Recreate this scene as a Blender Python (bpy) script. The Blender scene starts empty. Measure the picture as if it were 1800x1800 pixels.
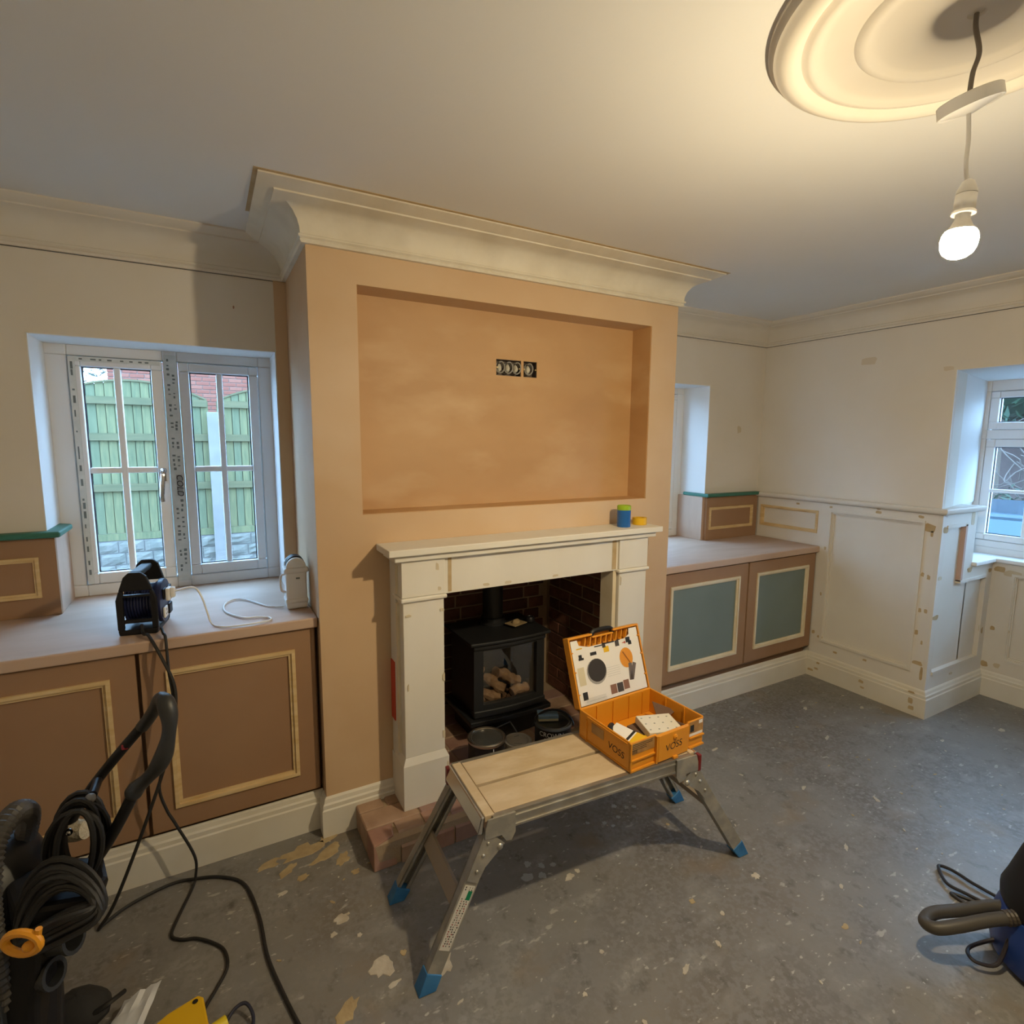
import bpy, math, random
from mathutils import Vector, Matrix
sc = bpy.context.scene
COL = sc.collection
random.seed(7)
# ------------------------------------------------------------------ camera
cam_d = bpy.data.cameras.new('camera'); cam = bpy.data.objects.new('camera', cam_d); COL.objects.link(cam)
cr_, cd_, cf_ = Vector((.87487671, -.48428771, .00749384)), Vector((-.05573311, -.11602832, -.99168102)), Vector((.48112843, .86718097, -.12850134))
mx = Matrix((( cr_.x, -cd_.x, -cf_.x), (cr_.y, -cd_.y, -cf_.y), (cr_.z, -cd_.z, -cf_.z))).to_4x4()
mx.translation = (-.33057, -2.04242, 1.51230)
cam.matrix_world = mx
cam_d.sensor_width = 36; cam_d.lens = 966.14 / 1800 * 36; cam_d.clip_start = .02
sc.camera = cam
# ------------------------------------------------------------------ world, exposure
w = bpy.data.worlds.new('overcast_sky'); sc.world = w; w.use_nodes = True
bg = w.node_tree.nodes['Background']; bg.inputs[0].default_value = (.37, .65, 1.0, 1); bg.inputs[1].default_value = 16.0
sc.view_settings.view_transform = 'Standard'; sc.view_settings.look = 'None'
sc.view_settings.exposure = 0.0; sc.view_settings.gamma = 1.0; sc.view_settings.use_curve_mapping = False
BULB_STRENGTH = 2050.0
BULB_COLOR = (1.0, .81, .51)
# ------------------------------------------------------------------ materials
MATS = {}
def mat(name, col, rough=.6, metal=0.0, col2=None, vs=4.0, lo=.35, hi=.65, bump=0.0, bs=60.0, spec=.5, stretch=None, detail=4, coat=0.0):
    m = bpy.data.materials.new(name); m.use_nodes = True; nt = m.node_tree; b = nt.nodes['Principled BSDF']
    b.inputs['Base Color'].default_value = (*col, 1); b.inputs['Roughness'].default_value = rough; b.inputs['Metallic'].default_value = metal
    b.inputs['Specular IOR Level'].default_value = spec
    if coat: b.inputs['Coat Weight'].default_value = coat
    tc = nt.nodes.new('ShaderNodeTexCoord'); src = tc.outputs['Object']
    if stretch:
        mp = nt.nodes.new('ShaderNodeMapping'); mp.inputs['Scale'].default_value = stretch
        nt.links.new(src, mp.inputs[0]); src = mp.outputs[0]
    if col2:
        n = nt.nodes.new('ShaderNodeTexNoise'); n.inputs['Scale'].default_value = vs; n.inputs['Detail'].default_value = detail
        nt.links.new(src, n.inputs['Vector'])
        r = nt.nodes.new('ShaderNodeValToRGB'); r.color_ramp.elements[0].position = lo; r.color_ramp.elements[1].position = hi
        r.color_ramp.elements[0].color = (*col, 1); r.color_ramp.elements[1].color = (*col2, 1)
        nt.links.new(n.outputs[0], r.inputs[0]); nt.links.new(r.outputs[0], b.inputs['Base Color'])
    if bump:
        n2 = nt.nodes.new('ShaderNodeTexNoise'); n2.inputs['Scale'].default_value = bs; n2.inputs['Detail'].default_value = 5
        nt.links.new(src, n2.inputs['Vector'])
        bp = nt.nodes.new('ShaderNodeBump'); bp.inputs['Strength'].default_value = bump; bp.inputs['Distance'].default_value = .01
        nt.links.new(n2.outputs[0], bp.inputs['Height']); nt.links.new(bp.outputs[0], b.inputs['Normal'])
    MATS[name] = m
    return m
def layer(m, col, vs, lo, hi, stretch=None, kind='noise', detail=6):
    """mix a further stain colour over a material's base colour"""
    nt = m.node_tree; b = nt.nodes['Principled BSDF']
    tc = nt.nodes.new('ShaderNodeTexCoord'); src = tc.outputs['Object']
    mp = nt.nodes.new('ShaderNodeMapping'); mp.inputs['Scale'].default_value = stretch or (1, 1, 1)
    mp.inputs['Location'].default_value = (vs * 3.1, vs * 1.7, vs * .9)
    nt.links.new(src, mp.inputs[0])
    if kind == 'noise':
        n = nt.nodes.new('ShaderNodeTexNoise'); n.inputs['Detail'].default_value = detail; o = n.outputs[0]
    else:
        n = nt.nodes.new('ShaderNodeTexVoronoi'); o = n.outputs['Distance']
    n.inputs['Scale'].default_value = vs
    nt.links.new(mp.outputs[0], n.inputs['Vector'])
    r = nt.nodes.new('ShaderNodeValToRGB'); r.color_ramp.elements[0].position = lo; r.color_ramp.elements[1].position = hi
    a, c = ((0, 1) if lo < hi else (0, 1))
    r.color_ramp.elements[0].color = (0, 0, 0, 1); r.color_ramp.elements[1].color = (1, 1, 1, 1)
    nt.links.new(o, r.inputs[0])
    mix = nt.nodes.new('ShaderNodeMix'); mix.data_type = 'RGBA'
    old = b.inputs['Base Color']
    if old.links: nt.links.new(old.links[0].from_socket, mix.inputs['A'])
    else: mix.inputs['A'].default_value = old.default_value
    mix.inputs['B'].default_value = (*col, 1)
    if kind != 'noise':
        inv = nt.nodes.new('ShaderNodeMath'); inv.operation = 'SUBTRACT'; inv.inputs[0].default_value = 1
        nt.links.new(r.outputs[0], inv.inputs[1]); nt.links.new(inv.outputs[0], mix.inputs['Factor'])
    else: nt.links.new(r.outputs[0], mix.inputs['Factor'])
    nt.links.new(mix.outputs['Result'], old)
    return m
def glass_mat(name, tint=(1, 1, 1), refl=.07, rough=.0):
    m = bpy.data.materials.new(name); m.use_nodes = True; nt = m.node_tree; nt.nodes.clear()
    o = nt.nodes.new('ShaderNodeOutputMaterial'); t = nt.nodes.new('ShaderNodeBsdfTransparent'); g = nt.nodes.new('ShaderNodeBsdfGlossy')
    t.inputs[0].default_value = (*tint, 1); g.inputs['Roughness'].default_value = rough
    x = nt.nodes.new('ShaderNodeMixShader'); x.inputs[0].default_value = refl
    nt.links.new(t.outputs[0], x.inputs[1]); nt.links.new(g.outputs[0], x.inputs[2]); nt.links.new(x.outputs[0], o.inputs[0])
    MATS[name] = m; return m
def emit_mat(name, col, s):
    m = bpy.data.materials.new(name); m.use_nodes = True; nt = m.node_tree; b = nt.nodes['Principled BSDF']
    b.inputs['Base Color'].default_value = (.9, .9, .9, 1); b.inputs['Emission Color'].default_value = (*col, 1); b.inputs['Emission Strength'].default_value = s
    MATS[name] = m; return m

ceil_m = mat('ceiling_paint', (.73, .73, .72), .85, col2=(.69, .69, .68), vs=.9, bump=.05, bs=25)
wall_m = mat('primed_wall', (.74, .70, .64), .8, col2=(.69, .64, .56), vs=1.6, bump=.06, bs=30)
reveal_m = mat('white_reveal', (.78, .78, .77), .7)
plaster = mat('fresh_plaster', (.61, .435, .27), .72, col2=(.56, .38, .225), vs=2.2, bump=.06, bs=14)
layer(plaster, (.64, .48, .33), 1.3, .5, .75, (1, 1, 1.6))
plaster_o = mat('damp_plaster', (.56, .345, .165), .55, col2=(.47, .27, .115), vs=2.0, lo=.3, hi=.7, stretch=(1, 1, 1.7), bump=.08, bs=11)
layer(plaster_o, (.575, .375, .195), 2.7, .5, .72, (1, 1, 2.2))
cornice_m = mat('bare_cornice', (.73, .68, .57), .75, col2=(.64, .585, .475), vs=7, lo=.4, hi=.7, bump=.1, bs=30)
cornice_w = mat('primed_cornice', (.71, .67, .60), .75, col2=(.67, .62, .54), vs=3)
filler = mat('tan_filler', (.50, .385, .23), .85, col2=(.43, .31, .16), vs=22)
mdf = mat('bare_mdf', (.345, .205, .115), .7, col2=(.315, .18, .098), vs=3)
mdf_top = mat('mdf_worktop', (.55, .40, .305), .6, col2=(.48, .335, .245), vs=2.5, stretch=(1, 4, 1))
pine = mat('bare_pine', (.72, .545, .30), .6, col2=(.62, .43, .20), vs=9, stretch=(1, 1, 6))
pine_pale = mat('pale_pine', (.76, .68, .52), .6, col2=(.70, .60, .42), vs=9)
green_mdf = mat('green_mdf', (.185, .235, .225), .65, col2=(.17, .215, .20), vs=3)
green_cap = mat('green_cap', (.035, .17, .125), .5, col2=(.03, .14, .10), vs=6)
white_wood = mat('primed_wood', (.74, .71, .64), .6, col2=(.70, .665, .585), vs=5, stretch=(1, 1, .4))
skirt_m = mat('primed_skirting', (.72, .69, .61), .55, col2=(.66, .62, .53), vs=4)
panel_m = mat('panelling_paint', (.72, .69, .63), .6, col2=(.68, .64, .57), vs=3)
upvc = mat('white_upvc', (.78, .79, .80), .35)
upvc_bar = mat('white_glazing_bar', (.80, .81, .82), .35)
gasket = mat('grey_gasket', (.06, .065, .08), .6)
glass = glass_mat('window_glass', (.97, .99, 1.0), .05)
film = mat('printed_film', (.70, .72, .70), .4, col2=(.60, .63, .61), vs=30)
ink = mat('grey_ink', (.16, .19, .19), .7)
black_ink = mat('black_ink', (.012, .012, .012), .6)
white_ink = mat('white_ink', (.75, .75, .73), .6)
chrome = mat('chrome', (.62, .62, .64), .15, 1.0)
alu = mat('worn_aluminium', (.50, .49, .46), .42, .85, col2=(.40, .37, .32), vs=14, bump=.05)
alu_dirty = mat('dirty_aluminium', (.33, .32, .29), .55, .55, col2=(.44, .41, .35), vs=18, lo=.45, hi=.65, bump=.1)
deck = mat('dusty_deck', (.50, .385, .245), .8, col2=(.58, .47, .33), vs=9, lo=.4, hi=.65, bump=.12, bs=40, stretch=(1, 2.2, 1))
blue_foot = mat('blue_rubber', (.02, .14, .36), .5, col2=(.04, .18, .40), vs=30)
red_clip = mat('dark_red_plastic', (.16, .012, .012), .4)
orange_bin = mat('orange_plastic', (.70, .285, .018), .42, col2=(.66, .26, .015), vs=3)
card = mat('white_card', (.74, .71, .66), .5)
black_p = mat('black_plastic', (.009, .009, .011), .45, spec=.3)
black_r = mat('black_rubber', (.014, .014, .015), .55)
black_m = mat('stove_iron', (.014, .015, .017), .5, bump=.03, bs=200)
dark_grey = mat('dark_grey_plastic', (.024, .025, .026), .45)
navy = mat('navy_plastic', (.012, .018, .07), .38)
blue_p = mat('blue_plastic', (.012, .04, .20), .3)
white_p = mat('white_plastic', (.78, .77, .75), .35)
red_p = mat('red_sticker', (.55, .05, .02), .5)
yellow_p = mat('yellow_plastic', (.72, .43, .01), .4)
hook_o = mat('amber_plastic', (.80, .33, .015), .4)
can_blue = mat('blue_canister', (.015, .12, .42), .25)
lime = mat('lime_cap', (.30, .48, .02), .4)
brickA = mat('fire_brick', (.20, .085, .05), .85, col2=(.12, .045, .03), vs=14, bump=.2, bs=50)
brickB = mat('fire_brick_dark', (.13, .055, .035), .85, col2=(.08, .03, .022), vs=14, bump=.2, bs=50)
mortar = mat('mortar', (.36, .27, .18), .95, bump=.3, bs=80)
hbrickA = mat('hearth_brick_pink', (.37, .215, .155), .75, col2=(.29, .155, .115), vs=12, bump=.15, bs=40)
hbrickB = mat('hearth_brick_tan', (.40, .265, .18), .75, col2=(.31, .195, .13), vs=12, bump=.15, bs=40)
hbrickC = mat('hearth_brick_mauve', (.27, .165, .145), .75, col2=(.33, .20, .15), vs=12, bump=.15, bs=40)
log_m = mat('ceramic_log', (.62, .40, .22), .9, col2=(.30, .17, .09), vs=14, bump=.5, bs=30)
ember = mat('ceramic_ember', (.30, .17, .09), .95, col2=(.10, .05, .03), vs=40, bump=.6, bs=60)
tin = mat('tin_rim', (.55, .50, .42), .28, 1.0)
tin_lid = mat('tin_lid', (.16, .165, .16), .38, .8, col2=(.22, .21, .19), vs=10)
tub_m = mat('cloudy_tub', (.42, .40, .36), .4, col2=(.34, .31, .27), vs=9)
sponge = mat('blue_grey_sponge', (.14, .22, .28), .9, bump=.3, bs=150)
sponge_e = mat('yellow_foam', (.42, .37, .20), .9)
clear_p = glass_mat('clear_plastic', (.8, .82, .84), .18, .1)
hose_m = mat('grey_hose', (.055, .05, .044), .5)
paper = mat('white_paper', (.62, .64, .68), .7)
mottled_g = mat('brown_sandpaper', (.13, .075, .05), .9)
fence_m = mat('green_fence_wood', (0.122, 0.122, 0.057), .85, col2=(0.059, 0.073, 0.036), vs=4, lo=.3, hi=.7, stretch=(7, 7, .9), bump=.2, bs=20)
fence_m2 = mat('green_fence_wood_pale', (0.144, 0.135, 0.062), .85, col2=(0.073, 0.085, 0.040), vs=4, lo=.3, hi=.7, stretch=(7, 7, .9), bump=.2, bs=20)
fence_m3 = mat('green_fence_wood_mid', (0.110, 0.120, 0.064), .85, col2=(0.067, 0.082, 0.043), vs=4, lo=.3, hi=.7, stretch=(7, 7, .9), bump=.2, bs=20)
rail_m = mat('green_fence_rail', (0.067, 0.068, 0.031), .85, col2=(0.098, 0.087, 0.041), vs=6, stretch=(.6, 5, 5))
conc = mat('concrete_post', (0.169, 0.154, 0.145), .85, col2=(0.142, 0.129, 0.121), vs=8)
stone = mat('split_stone', (0.147, 0.136, 0.118), .9, col2=(0.111, 0.107, 0.089), vs=9, bump=.9, bs=14)
hb = mat('house_brick', (0.201, 0.060, 0.038), .85, col2=(0.166, 0.047, 0.029), vs=3)
hb2 = mat('house_brick_pale', (0.227, 0.082, 0.054), .85, col2=(0.191, 0.060, 0.038), vs=3)
hm = mat('house_mortar', (0.176, 0.118, 0.097), .9)
ground_m = mat('gravel_ground', (0.084, 0.070, 0.059), .95, col2=(0.059, 0.047, 0.038), vs=9)
leaf_m = mat('conifer_leaf', (0.016, 0.045, 0.020), .6, col2=(0.027, 0.067, 0.035), vs=3)
leaf_d = mat('hedge_leaf', (0.008, 0.024, 0.010), .6, col2=(0.016, 0.040, 0.016), vs=3)
twig_m = mat('bare_twig', (0.110, 0.085, 0.072), .8)
car_m = mat('blue_car_paint', (0.016, 0.043, 0.070), .25, .3)
car_g = mat('car_glass', (.10, .17, .22), .06)
tyre = mat('tyre_rubber', (.02, .02, .02), .8)
splat_m = mat('dried_plaster_splat', (.52, .48, .41), .9, col2=(.42, .37, .30), vs=25, bump=.4, bs=60)
splat_t = mat('tan_plaster_splat', (.45, .35, .20), .9, col2=(.36, .27, .15), vs=25, bump=.4, bs=60)
splat_g = mat('grey_paint_spot', (.37, .39, .41), .7)
# concrete floor
floor_m = mat('screed_floor', (.150, .145, .140), .40, col2=(.245, .240, .232), vs=3.2, lo=.32, hi=.68, bump=.4, bs=14, detail=12)
layer(floor_m, (.115, .092, .068), 1.1, .46, .78)
layer(floor_m, (.31, .305, .295), 6, .55, .76, (1, 1.7, 1), detail=12)
layer(floor_m, (.105, .098, .090), 12, .56, .74, (1.5, 1, 1), detail=12)
layer(floor_m, (.20, .195, .188), 70, .45, .60, (1, 1, 1), detail=4)
layer(floor_m, (.40, .385, .36), 38, .675, .72, (1, 1.6, 1), detail=3)
layer(floor_m, (.36, .345, .32), 15, .665, .71, (1, 2.4, 1), detail=6)
layer(floor_m, (.20, .15, .095), 4, .60, .80, (1, 1, 1), detail=8)

# ------------------------------------------------------------------ mesh helpers
OFF = {}
def Rz(a): return Matrix.Rotation(a, 4, 'Z')
def T(x, y, z): return Matrix.Translation((x, y, z))
def cr(pts, n=8, closed=False):
    P = [Vector(p) for p in pts]; out = []; N = len(P)
    for i in range(N if closed else N - 1):
        if closed: a, b, c, d = P[(i-1) % N], P[i], P[(i+1) % N], P[(i+2) % N]
        else: a, b, c, d = P[max(i-1, 0)], P[i], P[i+1], P[min(i+2, N-1)]
        for k in range(n):
            t = k / n
            out.append(.5 * ((2*b) + (c-a)*t + (2*a-5*b+4*c-d)*t*t + (3*b-a-3*c+d)*t**3))
    if not closed: out.append(P[-1])
    return out
class MB:
    def __init__(s): s.v = []; s.f = []; s.mi = []; s.cur = 0
    def add(s, vs, fs, M=None):
        o = len(s.v)
        for p in vs:
            p = Vector(p); s.v.append(M @ p if M else p)
        for f in fs: s.f.append([i + o for i in f]); s.mi.append(s.cur)
        return s
    def box(s, x0, x1, y0, y1, z0, z1, M=None):
        return s.add([(x0,y0,z0),(x1,y0,z0),(x1,y1,z0),(x0,y1,z0),(x0,y0,z1),(x1,y0,z1),(x1,y1,z1),(x0,y1,z1)],
              [(3,2,1,0),(4,5,6,7),(0,1,5,4),(1,2,6,5),(2,3,7,6),(3,0,4,7)], M)
    def prism(s, poly, z0, z1, M=None, top=None):
        n = len(poly); tp = top or poly
        vs = [(p[0], p[1], z0) for p in poly] + [(p[0], p[1], z1) for p in tp]
        fs = [tuple(range(n-1, -1, -1)), tuple(range(n, 2*n))] + [(i, (i+1) % n, n+(i+1) % n, n+i) for i in range(n)]
        return s.add(vs, fs, M)
    def lathe(s, prof, n=24, M=None, a0=0, a1=2*math.pi):
        vs = []; fs = []; full = abs(a1 - a0 - 2*math.pi) < 1e-6; m = n if full else n + 1
        for r, z in prof:
            for k in range(m):
                a = a0 + (a1-a0) * k / n; vs.append((r*math.cos(a), r*math.sin(a), z))
        for i in range(len(prof)-1):
            for k in range(n):
                k2 = (k+1) % m
                fs.append((i*m+k, i*m+k2, (i+1)*m+k2, (i+1)*m+k))
        if full:
            if prof[0][0] > 1e-5: fs.append(tuple(range(m-1, -1, -1)))
            if prof[-1][0] > 1e-5: fs.append(tuple((len(prof)-1)*m + k for k in range(m)))
        return s.add(vs, fs, M)
    def tube(s, pts, r, n=8, closed=False, M=None, flat=1.0):
        P = [Vector(p) for p in pts]; N = len(P); vs = []; fs = []
        R = r if isinstance(r, (list, tuple)) else [r]*N
        def tan(i):
            if closed: return (P[(i+1) % N] - P[(i-1) % N]).normalized()
            a, b = P[max(i-1, 0)], P[min(i+1, N-1)]
            return (b - a).normalized()
        t = tan(0); u = t.cross(Vector((0, 0, 1)))
        if u.length < 1e-3: u = t.cross(Vector((0, 1, 0)))
        u.normalize()
        for i in range(N):
            t = tan(i); u = (u - t*u.dot(t)); u.normalize(); w_ = t.cross(u)
            for k in range(n):
                a = 2*math.pi*k/n
                vs.append(P[i] + u*(R[i]*math.cos(a)) + w_*(R[i]*flat*math.sin(a)))
        M_ = N if closed else N-1
        for i in range(M_):
            j = (i+1) % N
            for k in range(n):
                k2 = (k+1) % n; fs.append((i*n+k, i*n+k2, j*n+k2, j*n+k))
        if not closed:
            fs.append(tuple(range(n-1, -1, -1))); fs.append(tuple((N-1)*n+k for k in range(n)))
        return s.add(vs, fs, M)
    def ball(s, c, rx, ry=None, rz=None, n=16, m=10, M=None, jit=0):
        ry = ry or rx; rz = rz or rx; vs = []; fs = []
        for i in range(m+1):
            th = math.pi*i/m
            for k in range(n):
                a = 2*math.pi*k/n; q = 1 + (random.uniform(-jit, jit) if jit else 0)
                vs.append((c[0]+rx*q*math.sin(th)*math.cos(a), c[1]+ry*q*math.sin(th)*math.sin(a), c[2]-rz*q*math.cos(th)))
        for i in range(m):
            for k in range(n): fs.append((i*n+k, i*n+(k+1) % n, (i+1)*n+(k+1) % n, (i+1)*n+k))
        return s.add(vs, fs, M)
    def cyl(s, a, b, r, n=12, r2=None):
        return s.tube([a, b], [r, r if r2 is None else r2], n)
    def bar(s, a, b, w_, h, up=(0, 0, 1)):
        """rectangular bar from a to b, w_ across, h along 'up'"""
        a, b = Vector(a), Vector(b); t = (b-a).normalized(); u = t.cross(Vector(up)).normalized(); q = u.cross(t)
        vs = []
        for p in (a, b):
            for i, j in ((-1, -1), (1, -1), (1, 1), (-1, 1)): vs.append(p + u*(i*w_/2) + q*(j*h/2))
        return s.add(vs, [(3,2,1,0),(4,5,6,7),(0,1,5,4),(1,2,6,5),(2,3,7,6),(3,0,4,7)])
    def sweep(s, path, prof, side=1):
        """profile (offset, z) swept along a plan polyline with mitres; side=1 offsets to the right of travel"""
        P = [Vector((p[0], p[1])) for p in path]; N = len(P); n = len(prof); vs = []; fs = []
        def nrm(a, b):
            d = (b-a).normalized(); return Vector((d.y, -d.x))*side
        for i in range(N):
            if i == 0: m = nrm(P[0], P[1])
            elif i == N-1: m = nrm(P[-2], P[-1])
            else:
                n1, n2 = nrm(P[i-1], P[i]), nrm(P[i], P[i+1]); m = (n1+n2); m = m / (1 + n1.dot(n2))
            for o, z in prof: vs.append((P[i].x + m.x*o, P[i].y + m.y*o, z))
        for i in range(N-1):
            for k in range(n):
                k2 = (k+1) % n; fs.append((i*n+k, i*n+k2, (i+1)*n+k2, (i+1)*n+k))
        fs.append(tuple(range(n-1, -1, -1))); fs.append(tuple((N-1)*n+k for k in range(n)))
        return s.add(vs, fs)
    def mesh(s, name, off=Vector((0, 0, 0))):
        me = bpy.data.meshes.new(name); me.from_pydata([tuple(p-off) for p in s.v], [], s.f); me.validate(); me.update()
        bmn = __import__('bmesh'); b = bmn.new(); b.from_mesh(me); bmn.ops.recalc_face_normals(b, faces=b.faces); b.to_mesh(me); b.free()
        return me
    def build(s, name, m, parent=None, smooth=False, bevel=0, seg=2, local=False):
        if parent is not None: off = Vector((0, 0, 0)) if local else OFF.get(parent.name, Vector((0, 0, 0)))
        else:
            xs = [p.x for p in s.v]; ys = [p.y for p in s.v]; zs = [p.z for p in s.v]
            off = Vector(((min(xs)+max(xs))/2, (min(ys)+max(ys))/2, min(zs)))
        me = s.mesh(name, off); ms = m if isinstance(m, (list, tuple)) else [m]
        for q in ms: me.materials.append(q)
        if len(ms) > 1: me.polygons.foreach_set('material_index', s.mi)
        if smooth:
            me.polygons.foreach_set('use_smooth', [True]*len(me.polygons)); me.set_sharp_from_angle(angle=math.radians(38))
        o = bpy.data.objects.new(name, me); COL.objects.link(o)
        if parent is not None: o.parent = parent; OFF[o.name] = OFF.get(parent.name, Vector((0, 0, 0))) if not local else Vector((0, 0, 0))
        else: o.location = off; OFF[o.name] = off
        if bevel:
            md = o.modifiers.new('bevel', 'BEVEL'); md.width = bevel; md.segments = seg; md.limit_method = 'ANGLE'; md.angle_limit = math.radians(40)
        return o
def tag(o, label=None, cat=None, group=None, kind=None):
    if label: o['label'] = label
    if cat: o['category'] = cat
    if group: o['group'] = group
    if kind: o['kind'] = kind
    return o
def thing(name, loc, label, cat, group=None, rz=0):
    o = bpy.data.objects.new(name, None); COL.objects.link(o); o.empty_display_size = .05; o.location = loc; o.rotation_euler = (0, 0, rz)
    OFF[o.name] = Vector(loc); return tag(o, label, cat, group)
def inst(name, me, loc, parent, rot=(0, 0, 0)):
    o = bpy.data.objects.new(name, me); COL.objects.link(o); o.parent = parent; o.location = Vector(loc) - OFF.get(parent.name, Vector((0, 0, 0))); o.rotation_euler = rot
    return o
def struct(mb, name, m, **k): return tag(mb.build(name, m, **k), kind='structure')
def grid(mb, us, vs, holes, d0, d1, ax):
    """boxes on a grid with rectangular holes; ax 'y' -> (x,z) grid between y=d0..d1, ax 'x' -> (y,z) grid"""
    lo_u, hi_u, lo_v, hi_v = min(us), max(us), min(vs), max(vs)
    cl = lambda q, a, b: min(max(q, a), b)
    us = sorted(set(us + [cl(q, lo_u, hi_u) for h in holes for q in h[:2]])); vs = sorted(set(vs + [cl(q, lo_v, hi_v) for h in holes for q in h[2:]]))
    for i in range(len(us)-1):
        for j in range(len(vs)-1):
            cu, cv = (us[i]+us[i+1])/2, (vs[j]+vs[j+1])/2
            if any(h[0] < cu < h[1] and h[2] < cv < h[3] for h in holes): continue
            if ax == 'y': mb.box(us[i], us[i+1], d0, d1, vs[j], vs[j+1])
            else: mb.box(d0, d1, us[i], us[i+1], vs[j], vs[j+1])
    return mb
def frame_strips(parent, name, m, u0, u1, v0, v1, w_, d0, d1, ax, w2=None):
    """four mitred moulding strips round a rectangle in the (u,v) plane, from depth d0 (back) to d1 (front)"""
    def pt(u, v, d): return (u, d, v) if ax == 'y' else (d, u, v)
    O = [(u0, v0), (u1, v0), (u1, v1), (u0, v1)]; I = [(u0+w_, v0+w_), (u1-w_, v0+w_), (u1-w_, v1-w_), (u0+w_, v1-w_)]
    res = []
    for k in range(4):
        a, b, c, d = O[k], O[(k+1) % 4], I[(k+1) % 4], I[k]
        ma = ((a[0]*.45+d[0]*.55), (a[1]*.45+d[1]*.55)); mb_ = ((b[0]*.45+c[0]*.55), (b[1]*.45+c[1]*.55))
        mid = d0 + (d1-d0)*.45
        vs = [pt(*a, d0), pt(*b, d0), pt(*c, d0), pt(*d, d0), pt(*a, d1), pt(*b, d1), pt(*mb_, d1), pt(*ma, d1), pt(*mb_, mid), pt(*ma, mid), pt(*c, mid), pt(*d, mid)]
        fs = [(0,1,2,3), (0,4,5,1), (4,7,6,5), (7,9,8,6), (9,11,10,8), (11,3,2,10), (0,3,11,9,7,4), (1,5,6,8,10,2)]
        res.append(MB().add(vs, fs).build(name, m, parent))
    return res
def text_mesh(body, size, shear=0.0):
    c = bpy.data.curves.new('txt', 'FONT'); c.body = body; c.size = size; c.align_x = 'CENTER'; c.align_y = 'CENTER'; c.shear = shear; c.extrude = 0
    o = bpy.data.objects.new('txt', c); COL.objects.link(o)
    dg = bpy.context.evaluated_depsgraph_get(); ev = o.evaluated_get(dg); me = ev.to_mesh()
    vs = [v.co.copy() for v in me.vertices]; fs = [tuple(p.vertices) for p in me.polygons]
    ev.to_mesh_clear(); bpy.data.objects.remove(o); bpy.data.curves.remove(c)
    return vs, fs
# ================================================================== ROOM SHELL
W = 1.72; YA = .53; R1 = 3.10; XL = -1.40; YF = -3.30; ZC = 2.305; Y1 = -.602; Y2 = -2.05; X3 = 3.86; ZT = .858; ZD = 1.17
H1 = .155
floor = struct(MB().box(XL-.3, 4.1, YF-.3, .95, -.12, 0), 'floor', floor_m)
struct(MB().box(XL-.3, 4.1, YF-.3, .95, ZC, ZC+.1), 'ceiling', ceil_m)
struct(MB().box(XL-.3, XL, YF-.3, .83, 0, ZC), 'wall_left', wall_m)
struct(MB().box(XL, 4.1, YF-.3, YF, 0, ZC), 'wall_front', wall_m)
WIN1 = (-.861, -.05, ZT-.04, 1.878); WIN2 = (1.765, 2.567, ZT-.04, 1.878)
wb = MB(); grid(wb, [XL, 0.0], [0, ZC], [WIN1], YA, .83, 'y'); grid(wb, [W, 3.9], [0, ZC], [WIN2], YA, .83, 'y'); wb.box(0, W, .62, .83, 0, ZC)
wall_back = struct(wb, 'wall_back', wall_m)
tag(MB().box(-.048, -.001, YA-.004, YA, ZT, 2.163).build('plaster_strip', plaster, wall_back), 'bare pink plaster strip beside the chimney breast')
# white painted linings of the window reveals
rv = MB()
for (a, b, c, d) in (WIN1, WIN2):
    rv.box(a, a+.003, YA-.001, .83, c, d); rv.box(b-.003, b, YA-.001, .83, c, d); rv.box(a, b, YA-.001, .83, d-.003, d)
rv.build('reveal_lining', reveal_m, wall_back)
# right wall: thick wall, window recess reaching the floor
wr = MB(); wr.prism([(R1, YA+.001), (R1, Y1), (R1+.03, Y1), (3.93, -.43), (3.93, YA+.001)], 0, ZC)
wr.box(R1, 3.93, Y2, Y1, 1.896, ZC); wr.prism([(R1, YF), (R1, Y2), (3.93, Y2-.15), (3.93, YF)][::-1], 0, ZC)
wall_right = struct(wr, 'wall_right', wall_m)
rl = MB(); e = .003
rl.prism([(R1, Y1-e), (3.93, -.43-e-.006), (3.93, -.43), (R1, Y1)], 1.16, 1.896); rl.box(R1+.003, 3.93, Y2+.003, Y1+.17, 1.893, 1.8965)
rl.build('reveal_lining', reveal_m, wall_right)
# below the window
struct(MB().box(3.76, 4.05, Y2-.15, -.43, 0, .82), 'wall_right_window', panel_m)
struct(MB().box(X3, 4.05, Y2-.15, -.40, .80, .884), 'trim_3', upvc)
# ------------------------------------------------------------------ chimney breast
REC = (.167, 1.556, 1.234, 2.056); OPN = (.40, 1.40, -1, .95); SB1 = (.792, .916, 1.795, 1.864); SB2 = (.929, .998, 1.795, 1.864)
cb = MB(); grid(cb, [0.0, W], [0, ZC], [REC, OPN], 0, .134, 'y'); grid(cb, [0.0, W], [0, ZC], [OPN, SB1, SB2], .134, .62, 'y')
breast = struct(cb, 'wall_chimney', plaster)
o = grid(MB(), [REC[0], REC[1]], [REC[2], REC[3]], [SB1, SB2], .1315, .1345, 'y')
t_ = .0025
o.box(REC[0], REC[0]+t_, .004, .134, REC[2], REC[3]); o.box(REC[1]-t_, REC[1], .004, .134, REC[2], REC[3])
o.box(REC[0], REC[1], .004, .134, REC[2], REC[2]+t_)
tag(o.build('recess_lining', plaster_o, breast), 'darker orange damp plaster inside the recess')
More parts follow.
